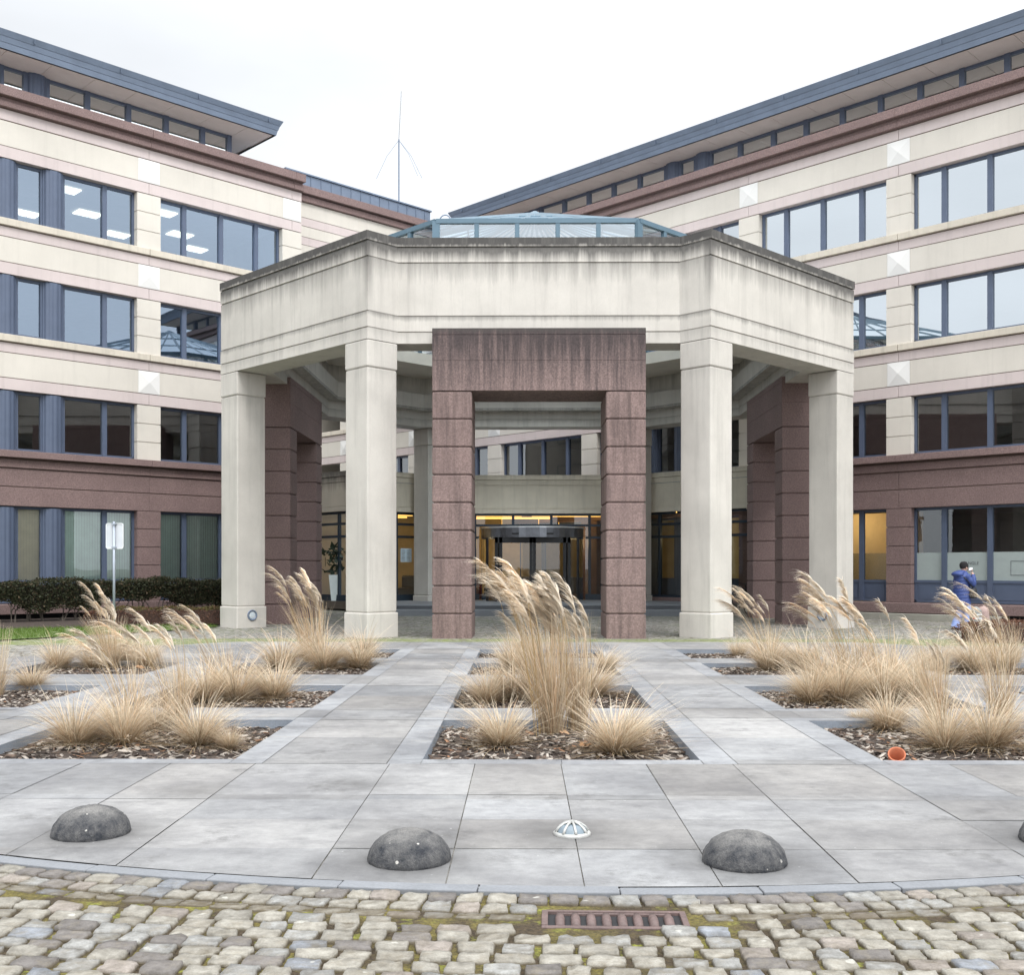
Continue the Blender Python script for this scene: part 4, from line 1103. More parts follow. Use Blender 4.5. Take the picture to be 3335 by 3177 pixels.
while len(F) < 16000:
    x, y = random.uniform(-19, -7.6), random.uniform(14, 29)
    if not in_poly(x, y, lawn): continue
    a = random.uniform(0, 3.14); w_ = .006; h = random.uniform(.03, .075); lx, ly = random.gauss(0, .02), random.gauss(0, .02); k = len(V)
    V += [(x-math.cos(a)*w_, y-math.sin(a)*w_, -.02), (x+math.cos(a)*w_, y+math.sin(a)*w_, -.02), (x+lx, y+ly, h)]
    F.append((k, k+1, k+2)); f = random.uniform(.7, 1.4); C += [(.105*f, .165*f, .032*f)]*3
M['blade'] = attr_mat('grass_blade', .7, 1, .3, False)
tag(add_obj('lawn_grass', np_mesh('lawn_grass', V, F, M['blade'], np.array(C))), 'bright green short grass of the lawn on the left', 'grass', kind='stuff')

def leaf_cloud(n, fn, size, colfn):
    V = np.empty((n*4, 3)); F = np.arange(n*4).reshape(n, 4); C = np.empty((n*4, 3))
    for i in range(n):
        c = np.array(fn()); a = RNG.normal(size=3); a /= np.linalg.norm(a); b = np.cross(a, RNG.normal(size=3)); b /= np.linalg.norm(b)
        s = size*random.uniform(.6, 1.4)
        V[i*4:i*4+4] = (c-a*s, c-b*s*.5, c+a*s, c+b*s*.5); C[i*4:i*4+4] = colfn(c)
    return V, F, C
M['leaf'] = attr_mat('hedge_leaf', .6, 1, .15, False)
# tall dark hedge parallel to the left wing: wing-local frame
hd = thing('clipped_hedge', 'tall dark clipped hedge with bare legs below the left ground floor windows', 'hedge', tuple(left.location), a45)
def hfun():
    x = random.uniform(2, 18.6); s = random.random()
    top = 1.10+.05*math.sin(x*2.1)+.03*math.sin(x*7.3); bot = .42+.16*math.sin(x*1.3+1)+.1*math.sin(x*4.1)
    if s < .45: y, z = -2.25+random.gauss(0, .04), random.uniform(bot, top)
    elif s < .75: y, z = random.uniform(-2.25, -1.45), top+random.gauss(0, .025)
    else: y, z = random.uniform(-2.25, -1.4), random.uniform(bot, top)
    if random.random() < .03: z = top+random.uniform(0, .1)
    return (x, y, z)
def hcol(c):
    f = random.uniform(.5, 1.35); return (.036*f, .042*f, .020*f) if random.random() < .8 else (.075*f, .055*f, .03*f)
V, F, C = leaf_cloud(52000, hfun, .034, hcol); add_obj('foliage', np_mesh('foliage', V, F, M['leaf'], C), hd)
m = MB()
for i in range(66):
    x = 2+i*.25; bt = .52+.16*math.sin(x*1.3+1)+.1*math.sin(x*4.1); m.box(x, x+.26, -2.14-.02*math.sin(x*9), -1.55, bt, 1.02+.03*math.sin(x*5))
m.build('dark_core', plain('hedge_core_dark', (.022, .020, .014), .95, 0, .5, 20), hd)  # solid dark core added behind the leaves so the hedge looks dense
m = MB(); x = 2.2
while x < 18.5:
    for q in range(3): m.tube([(x+random.gauss(0, .05), -1.85+random.gauss(0, .1), -.05), (x+random.gauss(0, .12), -1.85+random.gauss(0, .1), .3), (x+random.gauss(0, .3), -1.85+random.gauss(0, .2), .75)], [.025, .018, .01], 5)
    x += random.uniform(.4, .7)
m.build('stems', plain('hedge_wood', (.14, .12, .10), .9), hd)
def low_hedge(label, loc, rz, L, D, Hh, n, green):
    h = thing('low_hedge', label, 'hedge', loc, rz)
    def fn():
        x = random.uniform(-L/2, L/2); y = random.uniform(-D/2, D/2)
        e = max(0, 1-abs(2*x/L)**8)**.3*max(0.0, 1-abs(2*y/D)**4)**.35
        top = Hh*(.25+.75*e)+.02*math.sin(x*5)+.015*math.sin(x*11+y*7)
        z = top if random.random() < .55 else random.uniform(0, top)
        return (x, y, z+random.gauss(0, .014))
    def cf(c):
        f = random.uniform(.5, 1.5)
        if green and c[2] > Hh*.85 and random.random() < .7: return (.10*f, .09*f, .03*f)
        return (.13*f, .062*f, .040*f)
    V, F, C = leaf_cloud(n, fn, .020, cf); add_obj('foliage', np_mesh('foliage', V, F, M['leaf'], C), h)
    m = MB(); rings_ = [[(xx, -D*.40*w_, 0), (xx, D*.40*w_, 0), (xx, D*.36*w_, Hh*.84*w_), (xx, -D*.36*w_, Hh*.84*w_)] for xx, w_ in ((-L*.47, .6), (-L*.42, .95), (0, 1), (L*.42, .95), (L*.47, .6))]
    m.loft(rings_); m.build('dark_core', plain('low_hedge_core', (.045, .024, .017), .95, 0, .5, 20), h)  # dark filler block added inside, closes the gaps between leaves
    m = MB(); x = -L/2+.1
    while x < L/2-.1:
        m.tube([(x, random.uniform(-D/4, D/4), -.03), (x+random.gauss(0, .08), random.uniform(-D/3, D/3), Hh*.8)], [.012, .006], 4); x += .09
    m.build('stems', plain('twig', (.06, .04, .03), .9), h); return h
low_hedge('low brown hedge with a greenish top between lawn and tall hedge', (-9.65, 29.1, 0), R(8), 3.9, .95, .44, 11000, True)
low_hedge('low reddish brown hedge at the right edge beside the stone post', (11.1, 22.75, 0), R(-4), 3.9, 1.3, .38, 11000, False)

# stone post, boulder, kerb on the right
ps = thing('stone_post', 'grey stone post with red and white reflector bands next to the right hedge', 'post', (9.62, 23.25, 0))
m = MB(); m.box(-.095, .095, -.095, .095, -.05, .60); m.loft([[(-.095, -.095, .60), (.095, -.095, .60), (.095, .095, .60), (-.095, .095, .60)], [(-.03, -.03, .68), (.03, -.03, .68), (.03, .03, .68), (-.03, .03, .68)]]); m.build('shaft', stone('grey_post_stone', (.24, .24, .225), fvar=.15), ps, bevel=.01)
m = MB()
for z in (.42, .50): m.box(-.098, -.045, -.0985, -.09, z, z+.022)
m.build('red_band', plain('red_reflector', (.45, .05, .04), .4), ps)
m = MB()
for z in (.42, .50): m.box(-.045, .098, -.0985, -.09, z, z+.022)
m.build('white_band', plain('white_reflector', (.7, .75, .78), .4), ps)
m = MB(); prof = [(.20, 0), (.205, .12), (.16, .30), (.125, .42), (.13, .55), (.10, .64), (0, .67)]
m.lathe(prof, 16); me = m.mesh('granite_boulder', stone('pink_boulder_granite', (.36, .26, .235), fvar=.2, fine=40), True)
for v in me.vertices: v.co += Vector(RNG.normal(0, .008, 3))
o = add_obj('granite_boulder', me); o.location = (9.98, 23.75, 0); tag(o, 'pinkish rough granite stump just right of the grey post', 'boulder')
m = MB(); m.box(-24, -12.2, -1.25, -1.0, -.05, .14)
o = m.build('stone_kerb', stone('kerb_beige', (.30, .29, .25), var=.2, fvar=.1), None, bevel=.012); o.location = right.location; o.rotation_euler = right.rotation_euler
tag(o, kind='structure'); o.name = 'kerb'
# bicycle behind the grasses at the right end of the hall
bk = thing('parked_bicycle', 'black bicycle half hidden behind grasses right of the front right pier', 'bicycle', (7.05, 35.2, 0), R(58))
for x in (-.52, .52):
    m = MB(); m.tube([(x+.33*math.cos(a), 0, .34+.33*math.sin(a)) for a in np.linspace(0, 6.283, 25)], .02, 6, cap=False); wh = m.build('wheel', M['black'], bk, True)
m = MB()
for p, q in (((-.52, .34), (-.18, .80)), ((-.18, .80), (.36, .82)), ((-.02, .32), (.38, .78)), ((-.02, .32), (-.2, .86)), ((-.52, .34), (-.02, .32)), ((.52, .34), (.36, .95))):
    m.tube([(p[0], 0, p[1]), (q[0], 0, q[1])], .017, 6)
m.build('bicycle_frame', M['black'], bk)
m = MB(); m.tube([(.30, -.28, 1.03), (.36, 0, .97), (.30, .28, 1.03)], .014, 6); m.build('handlebar', M['black'], bk)
m = MB(); m.loft([[(-.34, -.08, .88), (-.34, .08, .88), (-.34, .08, .93), (-.34, -.08, .93)], [(-.06, -.025, .89), (-.06, .025, .89), (-.06, .025, .92), (-.06, -.025, .92)]]); m.build('saddle', M['black'], bk, bevel=.01)

# ------------------------------------------------------------------ dry ornamental grasses
M['straw'] = attr_mat('dry_straw', .75, 1, .30, False)
M['plume'] = attr_mat('dry_plume', .85, 1, .55, False)
def ribbons(P, Wd, col):
    """P: n,k,3 centre lines; Wd: k widths"""
    n, k, _ = P.shape
    d = P[:, -1]-P[:, 0]; side = np.stack([-d[:, 1], d[:, 0], np.zeros(n)], -1)+RNG.normal(0, .5, (n, 3))*np.array((1, 1, .2))*np.linalg.norm(d, axis=1)[:, None]*.6
    side /= np.linalg.norm(side, axis=1)[:, None]+1e-9
    Lf = P-side[:, None, :]*Wd[None, :, None]; Rg = P+side[:, None, :]*Wd[None, :, None]
    V = np.stack([Lf, Rg], 2).reshape(-1, 3)
    base = (np.arange(n)*k*2)[:, None]; i = np.arange(k-1)[None, :]*2
    F = np.stack([base+i, base+i+1, base+i+3, base+i+2], -1).reshape(-1, 4)
    C = np.repeat(col, k*2, axis=0) if col.shape[0] == n else col
    return V, F, C
def blades(n, rb, Lm, Ls, lean, wind, droop, width, cbase, ctop, k=6, cen=(0, 0)):
    az = RNG.uniform(0, 2*np.pi, n); r0 = rb*np.sqrt(RNG.uniform(0, 1, n))
    L = np.clip(RNG.normal(Lm, Ls, n), Lm*.3, None); le = np.abs(RNG.normal(lean, lean*.45, n))
    az2 = az+RNG.normal(0, .45, n)
    dirh = np.stack([np.cos(az2), np.sin(az2)], -1)
    t = np.linspace(0, 1, k)
    s = (le[:, None]*t+RNG.uniform(.3, 1.0, n)[:, None]*droop*t**2.2)
    hor = dirh[:, None, :]*(s*L[:, None])[:, :, None]
    wv = np.array((-1., -.15))*wind
    hor = hor+(wv[None, None, :]*(t**2)[None, :, None]*L[:, None, None])*RNG.uniform(.5, 1.5, n)[:, None, None]
    zz = L[:, None]*(t*np.cos(np.clip(le, 0, 1.2))[:, None]-.45*droop*t**3*RNG.uniform(.2, 1.2, n)[:, None])
    zz = np.maximum(zz, .0+.01*t)
    P = np.empty((n, k, 3)); P[:, :, 0] = cen[0]+(r0*np.cos(az))[:, None]+hor[:, :, 0]; P[:, :, 1] = cen[1]+(r0*np.sin(az))[:, None]+hor[:, :, 1]; P[:, :, 2] = zz-.02
    W = width*np.array([1, 1, .95, .85, .65, .25])[:k] if k == 6 else width*np.linspace(1, .3, k)
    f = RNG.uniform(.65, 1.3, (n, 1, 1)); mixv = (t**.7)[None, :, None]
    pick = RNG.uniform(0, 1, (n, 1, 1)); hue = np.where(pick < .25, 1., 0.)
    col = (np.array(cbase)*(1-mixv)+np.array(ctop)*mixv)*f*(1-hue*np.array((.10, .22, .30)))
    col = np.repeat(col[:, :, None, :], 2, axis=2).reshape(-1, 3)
    return ribbons(P, W, col)
def plume(base, dirv, L, nh, width=.0042):
    """feathery head: arching axis, hairs fall to the lee side"""
    base = np.array(base); t = np.linspace(0, 1, 7)
    d = np.array(dirv, float); d /= np.linalg.norm(d)
    axis = base+np.outer(t, d)*L+np.outer(t**2, np.array((-.20, -.03, -.20)))*L
    V, F, C = [], [], []
    n = nh; a = RNG.uniform(0, .92, n); k = 5; tt = np.linspace(0, 1, k)
    p0 = np.stack([np.interp(a, t, axis[:, j]) for j in range(3)], -1)
    tang = np.stack([np.interp(np.minimum(a+.08, 1), t, axis[:, j])-np.interp(a, t, axis[:, j]) for j in range(3)], -1); tang /= np.linalg.norm(tang, axis=1)[:, None]+1e-9
    hl = L*RNG.uniform(.30, .62, n)*(1-.45*a)
    spread = RNG.normal(0, .17, (n, 3))
    dirs = tang+spread+np.array((-.12, 0, .06))
    dirs /= np.linalg.norm(dirs, axis=1)[:, None]
    P = p0[:, None, :]+dirs[:, None, :]*(tt[None, :, None]*hl[:, None, None])+np.array((-.22, 0, -.30))[None, None, :]*(tt**2)[None, :, None]*hl[:, None, None]
    f = RNG.uniform(.8, 1.2, (n, 1)); col = np.array((.86, .79, .69))*f
    col = np.repeat(col, k*2, axis=0)
    v, fc, c = ribbons(P, width*np.array([.8, 1.2, 1.2, 1.0, .5]), col)
    return v, fc, c, axis
def join(parts):
    V, F, C = [], [], []; o = 0
    for v, f, c in parts: V.append(v); F.append(f+o); C.append(c); o += len(v)
    return np.concatenate(V), np.concatenate(F), np.concatenate(C)
STR = (.34, .265, .17); STT = (.72, .62, .475)
def low_mesh(i):
    n = 1250
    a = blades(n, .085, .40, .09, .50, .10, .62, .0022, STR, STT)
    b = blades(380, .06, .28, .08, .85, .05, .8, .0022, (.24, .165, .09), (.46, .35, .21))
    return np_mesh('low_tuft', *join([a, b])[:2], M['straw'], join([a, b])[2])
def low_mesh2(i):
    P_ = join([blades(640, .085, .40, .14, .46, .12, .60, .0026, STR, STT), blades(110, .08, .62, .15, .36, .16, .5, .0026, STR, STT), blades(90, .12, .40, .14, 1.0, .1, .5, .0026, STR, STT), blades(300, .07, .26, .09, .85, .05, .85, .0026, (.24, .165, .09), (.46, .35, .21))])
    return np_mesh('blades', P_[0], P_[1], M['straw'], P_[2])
LOW = [low_mesh2(i) for i in range(4)]
def tall_set(i, nst, nb, hgt, rb, lean=.11, wind=.16, plumes=True):
    """returns blade mesh and list of plume meshes"""
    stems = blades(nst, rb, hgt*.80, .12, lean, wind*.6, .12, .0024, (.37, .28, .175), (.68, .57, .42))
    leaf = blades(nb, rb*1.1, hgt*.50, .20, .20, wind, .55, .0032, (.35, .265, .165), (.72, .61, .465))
    P_ = join([stems, leaf]); bm_ = np_mesh('blades', P_[0], P_[1], M['straw'], P_[2])
    return bm_
def make_plumes(n, hgt, rb, spread, wind, L=.36, nh=130, azr=None):
    """stalk + feather as one plume mesh each"""
    res = []
    for i in range(n):
        az = RNG.uniform(0, 6.283); r0 = rb*RNG.uniform(0, 1)**.5; h = hgt*RNG.uniform(.72, 1.02)
        le = abs(RNG.normal(0, spread)); k = 8; t = np.linspace(0, 1, k)
        P = np.empty((1, k, 3)); P[0, :, 0] = r0*math.cos(az)+math.cos(az)*le*h*t-wind*h*t**2.2*RNG.uniform(.5, 1.5); P[0, :, 1] = r0*math.sin(az)+math.sin(az)*le*h*t; P[0, :, 2] = h*t*.93
        col = np.repeat(np.array([[.50, .37, .20]])*RNG.uniform(.8, 1.2), k*2, axis=0)
        stems = []
        tip = P[0, -1]; d = P[0, -1]-P[0, -2]; d = d/np.linalg.norm(d)+np.array((-.16, 0, .05))
        # stalk: crossed ribbons so that it shows from every side
        W = np.full(k, .0026)
        for q in range(2): stems.append(ribbons(P, W, col))
        v, f, c, ax = plume(tip, d, L*RNG.uniform(.75, 1.15), nh)
        c = c*np.array((1, .99, .97))*RNG.uniform(.85, 1.12)
        J_ = join(stems+[(v, f, c)]); res.append(np_mesh('plume', J_[0], J_[1], M['plume'], J_[2]))
    return res
def gpos(x, y, zz=-.06):
    d = (1.5-zz)*2094.2/(y-1093.); t_ = (x-984.5)/2094.2; c, s = math.cos(.0101), math.sin(.0101); return (d*(c*t_-s), d*(s*t_+c))
nlow = [0]
GL, GT = 'low straw tufts in the planting beds', 'tall plumed grasses in the planting beds'
def low(x, y, s, lab):
    X, Y = gpos(x, y); i = nlow[0]; nlow[0] += 1
    t_ = thing('grass_tuft', lab, 'grass tuft', (X, Y, -.06), random.uniform(-.5, .5), GL)
    o = add_obj('blades', LOW[i % 4], t_); o.scale = (s*random.uniform(.92, 1.1), s*random.uniform(.92, 1.1), s*random.uniform(.9, 1.08)); o.rotation_euler = (0, 0, random.uniform(0, 6.28))
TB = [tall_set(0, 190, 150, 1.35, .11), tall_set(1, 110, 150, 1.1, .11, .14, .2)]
PL = make_plumes(14, 1.0, .10, .11, .07) ; PLS = make_plumes(12, 1.0, .12, .20, .24, .40)
def tall(x, y, h, npl, lab, spread=0, hs=1., thick=1.):
    X, Y = gpos(x, y)
    t_ = thing('plumed_grass', lab, 'ornamental grass', (X, Y, -.06), 0, GT)
    o = add_obj('blades', TB[spread], t_); o.scale = (thick, thick, h/1.25*hs); o.rotation_euler = (0, 0, random.uniform(-.4, .4))
    src = PLS if spread else PL
    for i in range(npl):
        o = add_obj('plume', src[(i*5+len(lab)) % len(src)], t_)
        s_ = h*random.uniform(.80, 1.04); o.scale = (s_*random.uniform(.8, 1.1), s_*random.uniform(.8, 1.15), s_); o.rotation_euler = (0, 0, random.gauss(0, .35))
        o.location = (random.gauss(0, .05*thick), random.gauss(0, .05), 0)
# centre column
tall(1062, 1412, 1.42, 27, 'great plumed grass in the middle front bed, tallest of all, heads blown left', 0, .9, .86)
tall(1112, 1404, 1.30, 14, 'narrow plumed grass leaning on the right of the great one in the middle front bed', 0, .95, .7)
tall(1040, 1352, 1.2, 8, 'plumed grass hidden behind the great one, in the second middle bed', 0, .8, 1.2)
low(963, 1436, .82, 'straw tuft left of the great plumed grass in the middle front bed')
low(1186, 1448, .9, 'straw tuft right of the great plumed grass, middle front bed')
low(1215, 1418, .45, 'small sparse tuft at the right rear of the middle front bed')
low(935, 1352, .85, 'straw tuft at the left of the second middle bed')
low(985, 1345, 1.0, 'straw tuft in the second middle bed, just left of the plumed stems')
low(1140, 1340, 1.0, 'straw tuft in the second middle bed, right of the plumed stems')
low(1165, 1290, .7, 'small tuft at the right of the third middle bed')
low(985, 1288, .9, 'straw tuft at the left of the third middle bed')
low(1010, 1262, .9, 'straw tuft in the rear middle bed before the gateway')
# left column
low(148, 1434, .82, 'leftmost straw tuft of the left front bed')
low(236, 1432, .90, 'second tuft from the left in the left front bed')
low(383, 1434, .85, 'straw tuft at the right of the left front bed, before the upright stems')
low(440, 1441, .4, 'tiny tuft at the front right corner of the left front bed')
low(300, 1405, .6, 'straw tuft at the rear of the left front bed, between the upright stems')
tall(250, 1412, 1.0, 5, 'upright grass with few plumes at the rear left of the left front bed', 1, 1.0, .8)
tall(340, 1396, 1.12, 9, 'upright grass with arching plumes at the rear of the left front bed', 1, 1.0, .8)
low(390, 1352, 1.0, 'straw tuft at the left of the second left bed')
low(455, 1350, 1.05, 'straw tuft in the centre of the second left bed')
low(528, 1346, .95, 'straw tuft at the right of the second left bed')
tall(430, 1335, 1.05, 9, 'grass with arching plumes at the rear of the second left bed', 1, .9, 1.)
low(540, 1288, 1.05, 'straw tuft at the left of the third left bed, under the plumes')
low(625, 1288, 1.15, 'straw tuft in the centre of the third left bed, below the tall plumes')
low(690, 1285, 1.0, 'straw tuft at the right of the third left bed, by the path')
tall(602, 1280, 1.35, 18, 'dense plumed grass in the third left bed before the portico pier', 0, .85, 1.2)
low(700, 1262, .9, 'straw tuft in the rear left bed beside the front left pier')
# far left column
low(60, 1326, .75, 'small tuft in the far left bed of the second row')
tall(-12, 1342, 1.05, 4, 'plumed grass cut by the left edge of the picture', 0, .9, .8)
low(112, 1287, .95, 'leftmost tuft of the far left bed by the cobbles')
low(182, 1286, .9, 'second tuft of the far left bed by the cobbles')
low(278, 1283, .95, 'tuft at the right of the far left bed by the cobbles')
low(240, 1276, 1.05, 'tuft behind the sign-side plumes in the far left bed by the cobbles')
tall(212, 1284, 1.12, 11, 'plumed grass beside the sign post in the far left bed by the cobbles', 0, .8, 1.)
# right column
low(1708, 1404, .72, 'dark based tuft at the rear left of the right front bed')
low(1815, 1443, .85, 'tuft at the front of the right front bed, right of the clay pipe')
low(1905, 1440, .95, 'tuft at the front right of the right front bed')
low(1652, 1391, .3, 'tiny tuft at the rear left corner of the right front bed')
tall(1800, 1400, .95, 3, 'upright brownish grass in the middle of the right front bed', 0, 1., .75)
tall(1925, 1385, 1.2, 8, 'upright grass at the right of the right front bed, plumes sweeping left', 1, 1., .8)
low(1560, 1352, .9, 'leftmost tuft of the second right bed')
low(1620, 1352, 1.15, 'second tuft from the left in the second right bed')
low(1690, 1350, 1.15, 'tuft in the centre right of the second right bed')
low(1755, 1348, 1.0, 'tuft at the right of the second right bed')
tall(1640, 1330, 1.30, 15, 'dense plumed grass in the second right bed before the right outer pier', 1, .85, 1.2)
low(1480, 1290, 1.15, 'leftmost tuft of the third right bed')
low(1545, 1288, 1.1, 'tuft in the centre of the third right bed')
low(1420, 1262, .7, 'tuft in the rear right bed beside the front right pier')
tall(1475, 1276, 1.15, 15, 'plumed grass in the third right bed before the right flank gateway', 1, .85, 1.2)
low(1590, 1330, 1.2, 'tuft behind the second one in the second right bed, wide and pale')
low(1720, 1325, 1.2, 'tuft at the rear right of the second right bed, under the arching plumes')
tall(1700, 1335, 1.15, 8, 'arching plumed grass at the right of the second right bed', 1, .9, 1.)
# far right column
low(1800, 1290, .95, 'leftmost tuft of the far right bed in the third row')
low(1865, 1291, 1.0, 'middle tuft of the far right bed in the third row')
low(1930, 1290, 1.0, 'rightmost tuft of the far right bed in the third row')
tall(1898, 1284, .98, 6, 'plumed grass before the walking person, heads blown flat to the left', 1, .9, .9)
tall(1945, 1280, 1.15, 6, 'plumed grass at the right edge before the low hedge', 1, .9, .8)
# dry leaves lying about
M['oak'] = attr_mat('dry_leaf', .8, 1, .2)
lm_ = []
for i in range(3):
    pts = []
    for k in range(14):
        a = 2*math.pi*k/14; r_ = (.05 if k % 2 else .032)*random.uniform(.85, 1.15); pts.append((r_*math.cos(a)*1.3, r_*math.sin(a), random.uniform(.004, .028)))
    V = [(0, 0, .006)]+pts; F = [(0, 1+k, 1+(k+1) % 14) for k in range(14)]
    cl_ = [(.40, .22, .11), (.46, .29, .17), (.33, .17, .08)][i]
    lm_.append(np_mesh('dry_leaf', V, F, M['oak'], np.array([cl_]*15)))
for i, (x, y, lab) in enumerate(((1127, 1437, 'curled brown leaf on the bark before the great plumed grass'), (1085, 1413, 'brown leaf at the foot of the great plumed grass'), (835, 1402, 'brown leaf at the left edge of the middle front bed'),
    (410, 1430, 'orange brown leaf at the right of the left front bed'), (1632, 1396, 'large pale brown leaf in the rear left corner of the right front bed'), (1935, 1430, 'brown leaf at the right of the right front bed'),
    (268, 1287, 'orange leaf in the far left bed by the cobbles'), (1630, 1340, 'brown leaf standing at the left of the second right bed'))):
    X, Y = gpos(x, y, -.055); o = add_obj('dry_leaf', lm_[i % 3]); o.location = (X, Y, -.055); o.rotation_euler = (random.uniform(-.3, .3), random.uniform(-.3, .3), random.uniform(0, 6)); s_ = random.uniform(1.1, 1.7); o.scale = (s_,)*3
    tag(o, lab, 'leaf', 'dry leaves in the beds')

# ------------------------------------------------------------------ the person
pe = thing('person', 'person in a blue quilted coat, black beanie and pale jeans, hand to face, walking right', 'person', (10.95, 27.3, -.03), R(14))
def ring(c, rx, ry, n=14, tilt=0., sq=2.3):
    pts = []
    for i in range(n):
        t_ = 2*math.pi*i/n; cx_ = math.copysign(abs(math.cos(t_))**(2/sq), math.cos(t_)); sy = math.copysign(abs(math.sin(t_))**(2/sq), math.sin(t_))
        pts.append((c[0]+rx*cx_, c[1]+ry*sy, c[2]+tilt*cx_*rx))
    return pts
def skin(name, joints, edges, mat, parent, sub=2):
    me = bpy.data.meshes.new(name); me.from_pydata([j[:3] for j in joints], edges, []); me.materials.append(mat)
    o = add_obj(name, me, parent)
    sm = o.modifiers.new('skin', 'SKIN'); sm.use_smooth_shade = True
    for i, j in enumerate(joints): me.skin_vertices[0].data[i].radius = (j[3], j[3]); 
    me.skin_vertices[0].data[0].use_root = True
    ss = o.modifiers.new('sub', 'SUBSURF'); ss.levels = sub; ss.render_levels = sub
    return o
M['skin'] = plain('skin', (.50, .30, .23), .6)
M['coat'] = plain('blue_quilted_nylon', (.030, .055, .19), .6)
M['jeans'] = plain('pale_denim', (.27, .36, .66), .85, 0, .15, 8)
# body: pelvis root, legs, torso, neck, head, arms with hands  (facing +x, y = left)
J_ = [(0, 0, .90, .12), (0, 0, 1.12, .12), (.01, 0, 1.29, .09), (.04, 0, 1.40, .05), (.06, 0, 1.47, .052), (.075, 0, 1.555, .083), (.08, 0, 1.60, .06),
      (.0, .09, .86, .08), (.05, .10, .47, .055), (-.10, .10, .10, .040), (.03, .10, .035, .035),
      (.0, -.09, .86, .08), (.10, -.10, .47, .055), (.12, -.10, .10, .040), (.25, -.10, .035, .035),
      (.0, -.17, 1.32, .04), (.14, -.22, 1.13, .045), (.23, -.13, 1.36, .032), (.225, -.085, 1.42, .032),
      (.0, .17, 1.32, .04), (.12, .24, 1.10, .045), (.25, .15, 1.18, .03)]
E_ = [(0, 1), (1, 2), (2, 3), (3, 4), (4, 5), (5, 6), (0, 7), (7, 8), (8, 9), (9, 10), (0, 11), (11, 12), (12, 13), (13, 14), (2, 15), (15, 16), (16, 17), (17, 18), (2, 19), (19, 20), (20, 21)]
body = skin('body', J_, E_, M['skin'], pe)
# raised right hand: palm and fingers around a tissue
hx, hy, hz = .225, -.085, 1.42
for i, (dy, l) in enumerate(((-.03, .055), (-.01, .065), (.01, .06), (.03, .05))):
    skin('finger', [(hx-.0, hy+dy*.6, hz+.02, .010), (hx+.005, hy+dy, hz+.02+l*.5, .009), (hx-.025, hy+dy, hz+.02+l*.9, .007)], [(0, 1), (1, 2)], M['skin'], pe, 1)
skin('thumb', [(hx-.01, hy+.02, hz, .011), (hx-.04, hy+.045, hz+.02, .009), (hx-.055, hy+.04, hz+.045, .007)], [(0, 1), (1, 2)], M['skin'], pe, 1)
m = MB(); m.lathe([(.0, -.035), (.032, -.02), (.036, .015), (.015, .04), (0, .03)], 9, (.20, -.07, 1.495)); o = m.build('tissue', plain('white_tissue', (.75, .75, .78), .9), pe)
for v in o.data.vertices: v.co += Vector(RNG.normal(0, .012, 3))
m = MB(); m.loft([ring((.165, 0, 1.475), .012, .016, 8), ring((.178, 0, 1.49), .018, .018, 8), ring((.155, 0, 1.53), .01, .012, 8)]); m.build('nose', M['skin'], pe, True)
for s in (-1, 1):
    m = MB(); m.lathe([(0, -.007), (.007, 0), (0, .007)], 8, (.152, s*.032, 1.535)); m.build('eye', M['black'], pe, True)
    m = MB(); m.lathe([(0, -.03), (.016, -.01), (.018, .015), (0, .03)], 8, (.075, s*.085, 1.525)); m.build('ear', M['skin'], pe, True)
m = MB(); m.box(.150, .158, -.022, .022, 1.452, 1.460); m.build('mouth', plain('lips', (.35, .14, .13), .6), pe)
# coat: quilted, flares to mid thigh
rings = []
prof = [(.60, .205, .23, -.01), (.66, .215, .235, -.01), (.86, .20, .225, -.01), (1.05, .185, .215, 0), (1.20, .18, .225, 0), (1.32, .165, .225, .0), (1.40, .12, .16, .015), (1.45, .085, .09, .03)]
zs = [p_[0] for p_ in prof]
for i in range(46):
    z = .60+(1.45-.60)*i/45; q = [np.interp(z, zs, [p_[k] for p_ in prof]) for k in (1, 2, 3)]
    puff = .012*abs(math.sin((z-.6)/.085*math.pi)) if z < 1.36 else .004
    rings.append(ring((q[2], 0, z), q[0]-.012+puff, q[1]-.012+puff, 20, .12))
m = MB(); m.loft(rings); m.build('coat', M['coat'], pe, True)
for s, A_ in ((-1, [(.0, -.18, 1.34, .085), (.07, -.225, 1.23, .085), (.15, -.235, 1.12, .075), (.20, -.19, 1.24, .065), (.228, -.135, 1.355, .05)]), (1, [(.0, .18, 1.34, .085), (.07, .235, 1.22, .08), (.13, .25, 1.09, .07), (.24, .17, 1.16, .05)])):
    pts = []; rr_ = []
    for i in range(len(A_)-1):
        for k in range(6):
            f = k/6; pts.append(tuple(A_[i][j]*(1-f)+A_[i+1][j]*f for j in range(3))); rr_.append(A_[i][3]*(1-f)+A_[i+1][3]*f+.006*math.sin(k/6*math.pi*2))
    pts.append(A_[-1][:3]); rr_.append(A_[-1][3]); m = MB(); m.tube(pts, rr_, 14); m.build('coat_sleeve', M['coat'], pe, True)
m = MB(); hr = []
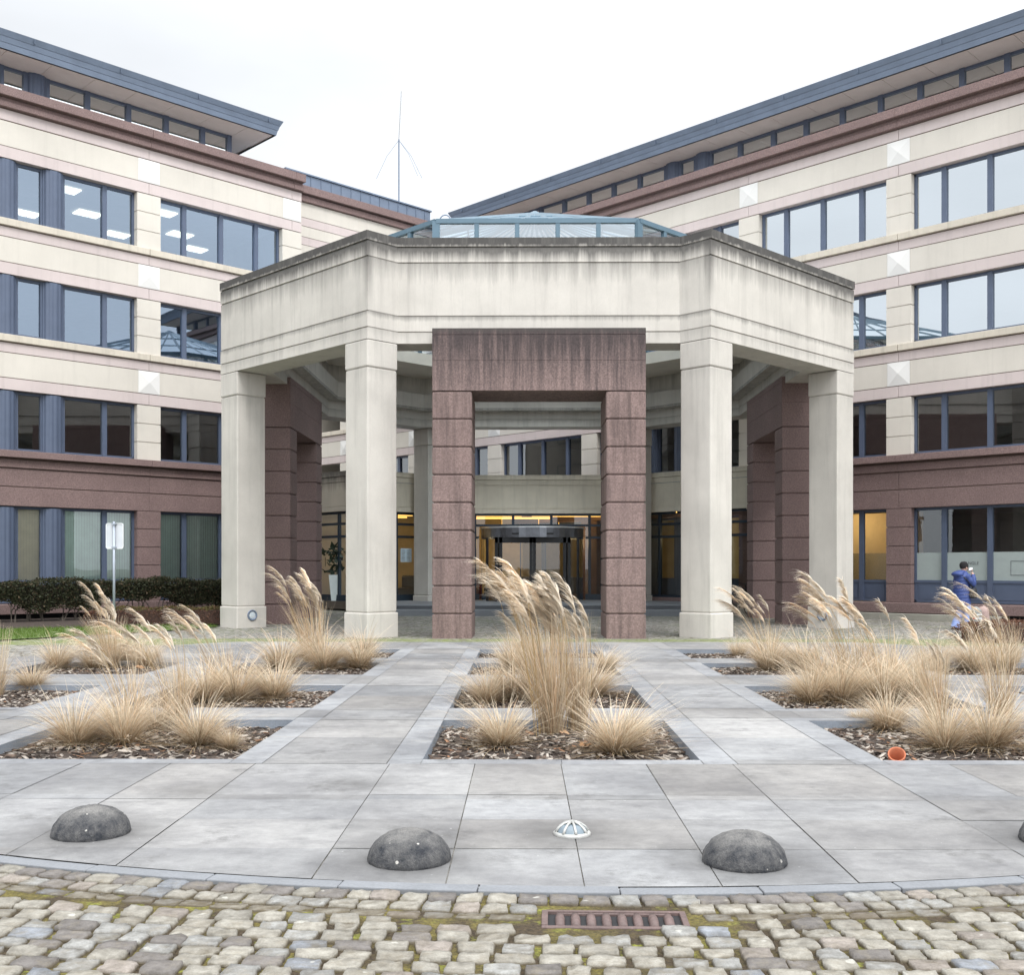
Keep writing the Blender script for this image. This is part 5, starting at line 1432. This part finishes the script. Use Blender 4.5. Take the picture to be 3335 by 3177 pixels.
for i in range(9):
    f = i/8; hr.append(ring((-.03-.10*math.sin(f*3.14)+.03*f, 0, 1.27+.20*f), .05+.085*math.sin(f*2.6+.3), .08+.085*math.sin(f*2.7+.25), 16, -.1))
m.loft(hr); m.build('hood', M['coat'], pe, True)
m = MB(); br_ = []
for z, r_ in ((1.535, .094), (1.56, .103), (1.575, .101), (1.62, .10), (1.66, .082), (1.685, .045), (1.69, .005)): br_.append(ring((.07-.25*(z-1.56), 0, z), r_*1.04, r_*.92, 18, .22, 2.))
m.loft(br_); m.build('beanie', plain('black_knit', (.010, .009, .010), .95), pe, True)
for s, P_ in ((1, [(-.0, .10, .80, .115), (.05, .10, .47, .088), (-.09, .10, .12, .105), (-.11, .10, .04, .115)]), (-1, [(.01, -.10, .80, .115), (.10, -.10, .47, .088), (.13, -.10, .12, .100), (.14, -.10, .035, .110)])):
    pts = []; rr_ = []
    for i in range(len(P_)-1):
        for k in range(5):
            f = k/5; pts.append(tuple(P_[i][j]*(1-f)+P_[i+1][j]*f for j in range(3))); rr_.append((P_[i][3]*(1-f)+P_[i+1][3]*f)*(1+.03*random.uniform(-1, 1)))
    pts.append(P_[-1][:3]); rr_.append(P_[-1][3]); m = MB(); m.tube(pts, rr_, 14); m.build('trouser_leg', M['jeans'], pe, True)
for x, y in ((-.06, .10), (.22, -.10)):
    m = MB(); m.loft([ring((x, y, .0), .13, .048, 12), ring((x, y, .035), .135, .05, 12), ring((x-.03, y, .075), .09, .042, 12)]); m.build('shoe', plain('brown_shoe', (.08, .05, .035), .6), pe, True)
bagm = plain('black_bag_leather', (.012, .012, .014), .5)
m = MB(); m.loft([ring((.15, -.24, .78), .085, .04, 12), ring((.15, -.245, .88), .10, .055, 12), ring((.16, -.245, 1.0), .085, .045, 12), ring((.17, -.24, 1.03), .05, .02, 12)]); bag = m.build('shoulder_bag', bagm, pe, True)
m = MB(); m.tube([(.16, -.245, 1.0), (.07, -.262, 1.12), (-.06, -.25, 1.26), (-.10, -.12, 1.36), (-.02, .05, 1.42)], .013, 6); m.build('strap', bagm, bag)
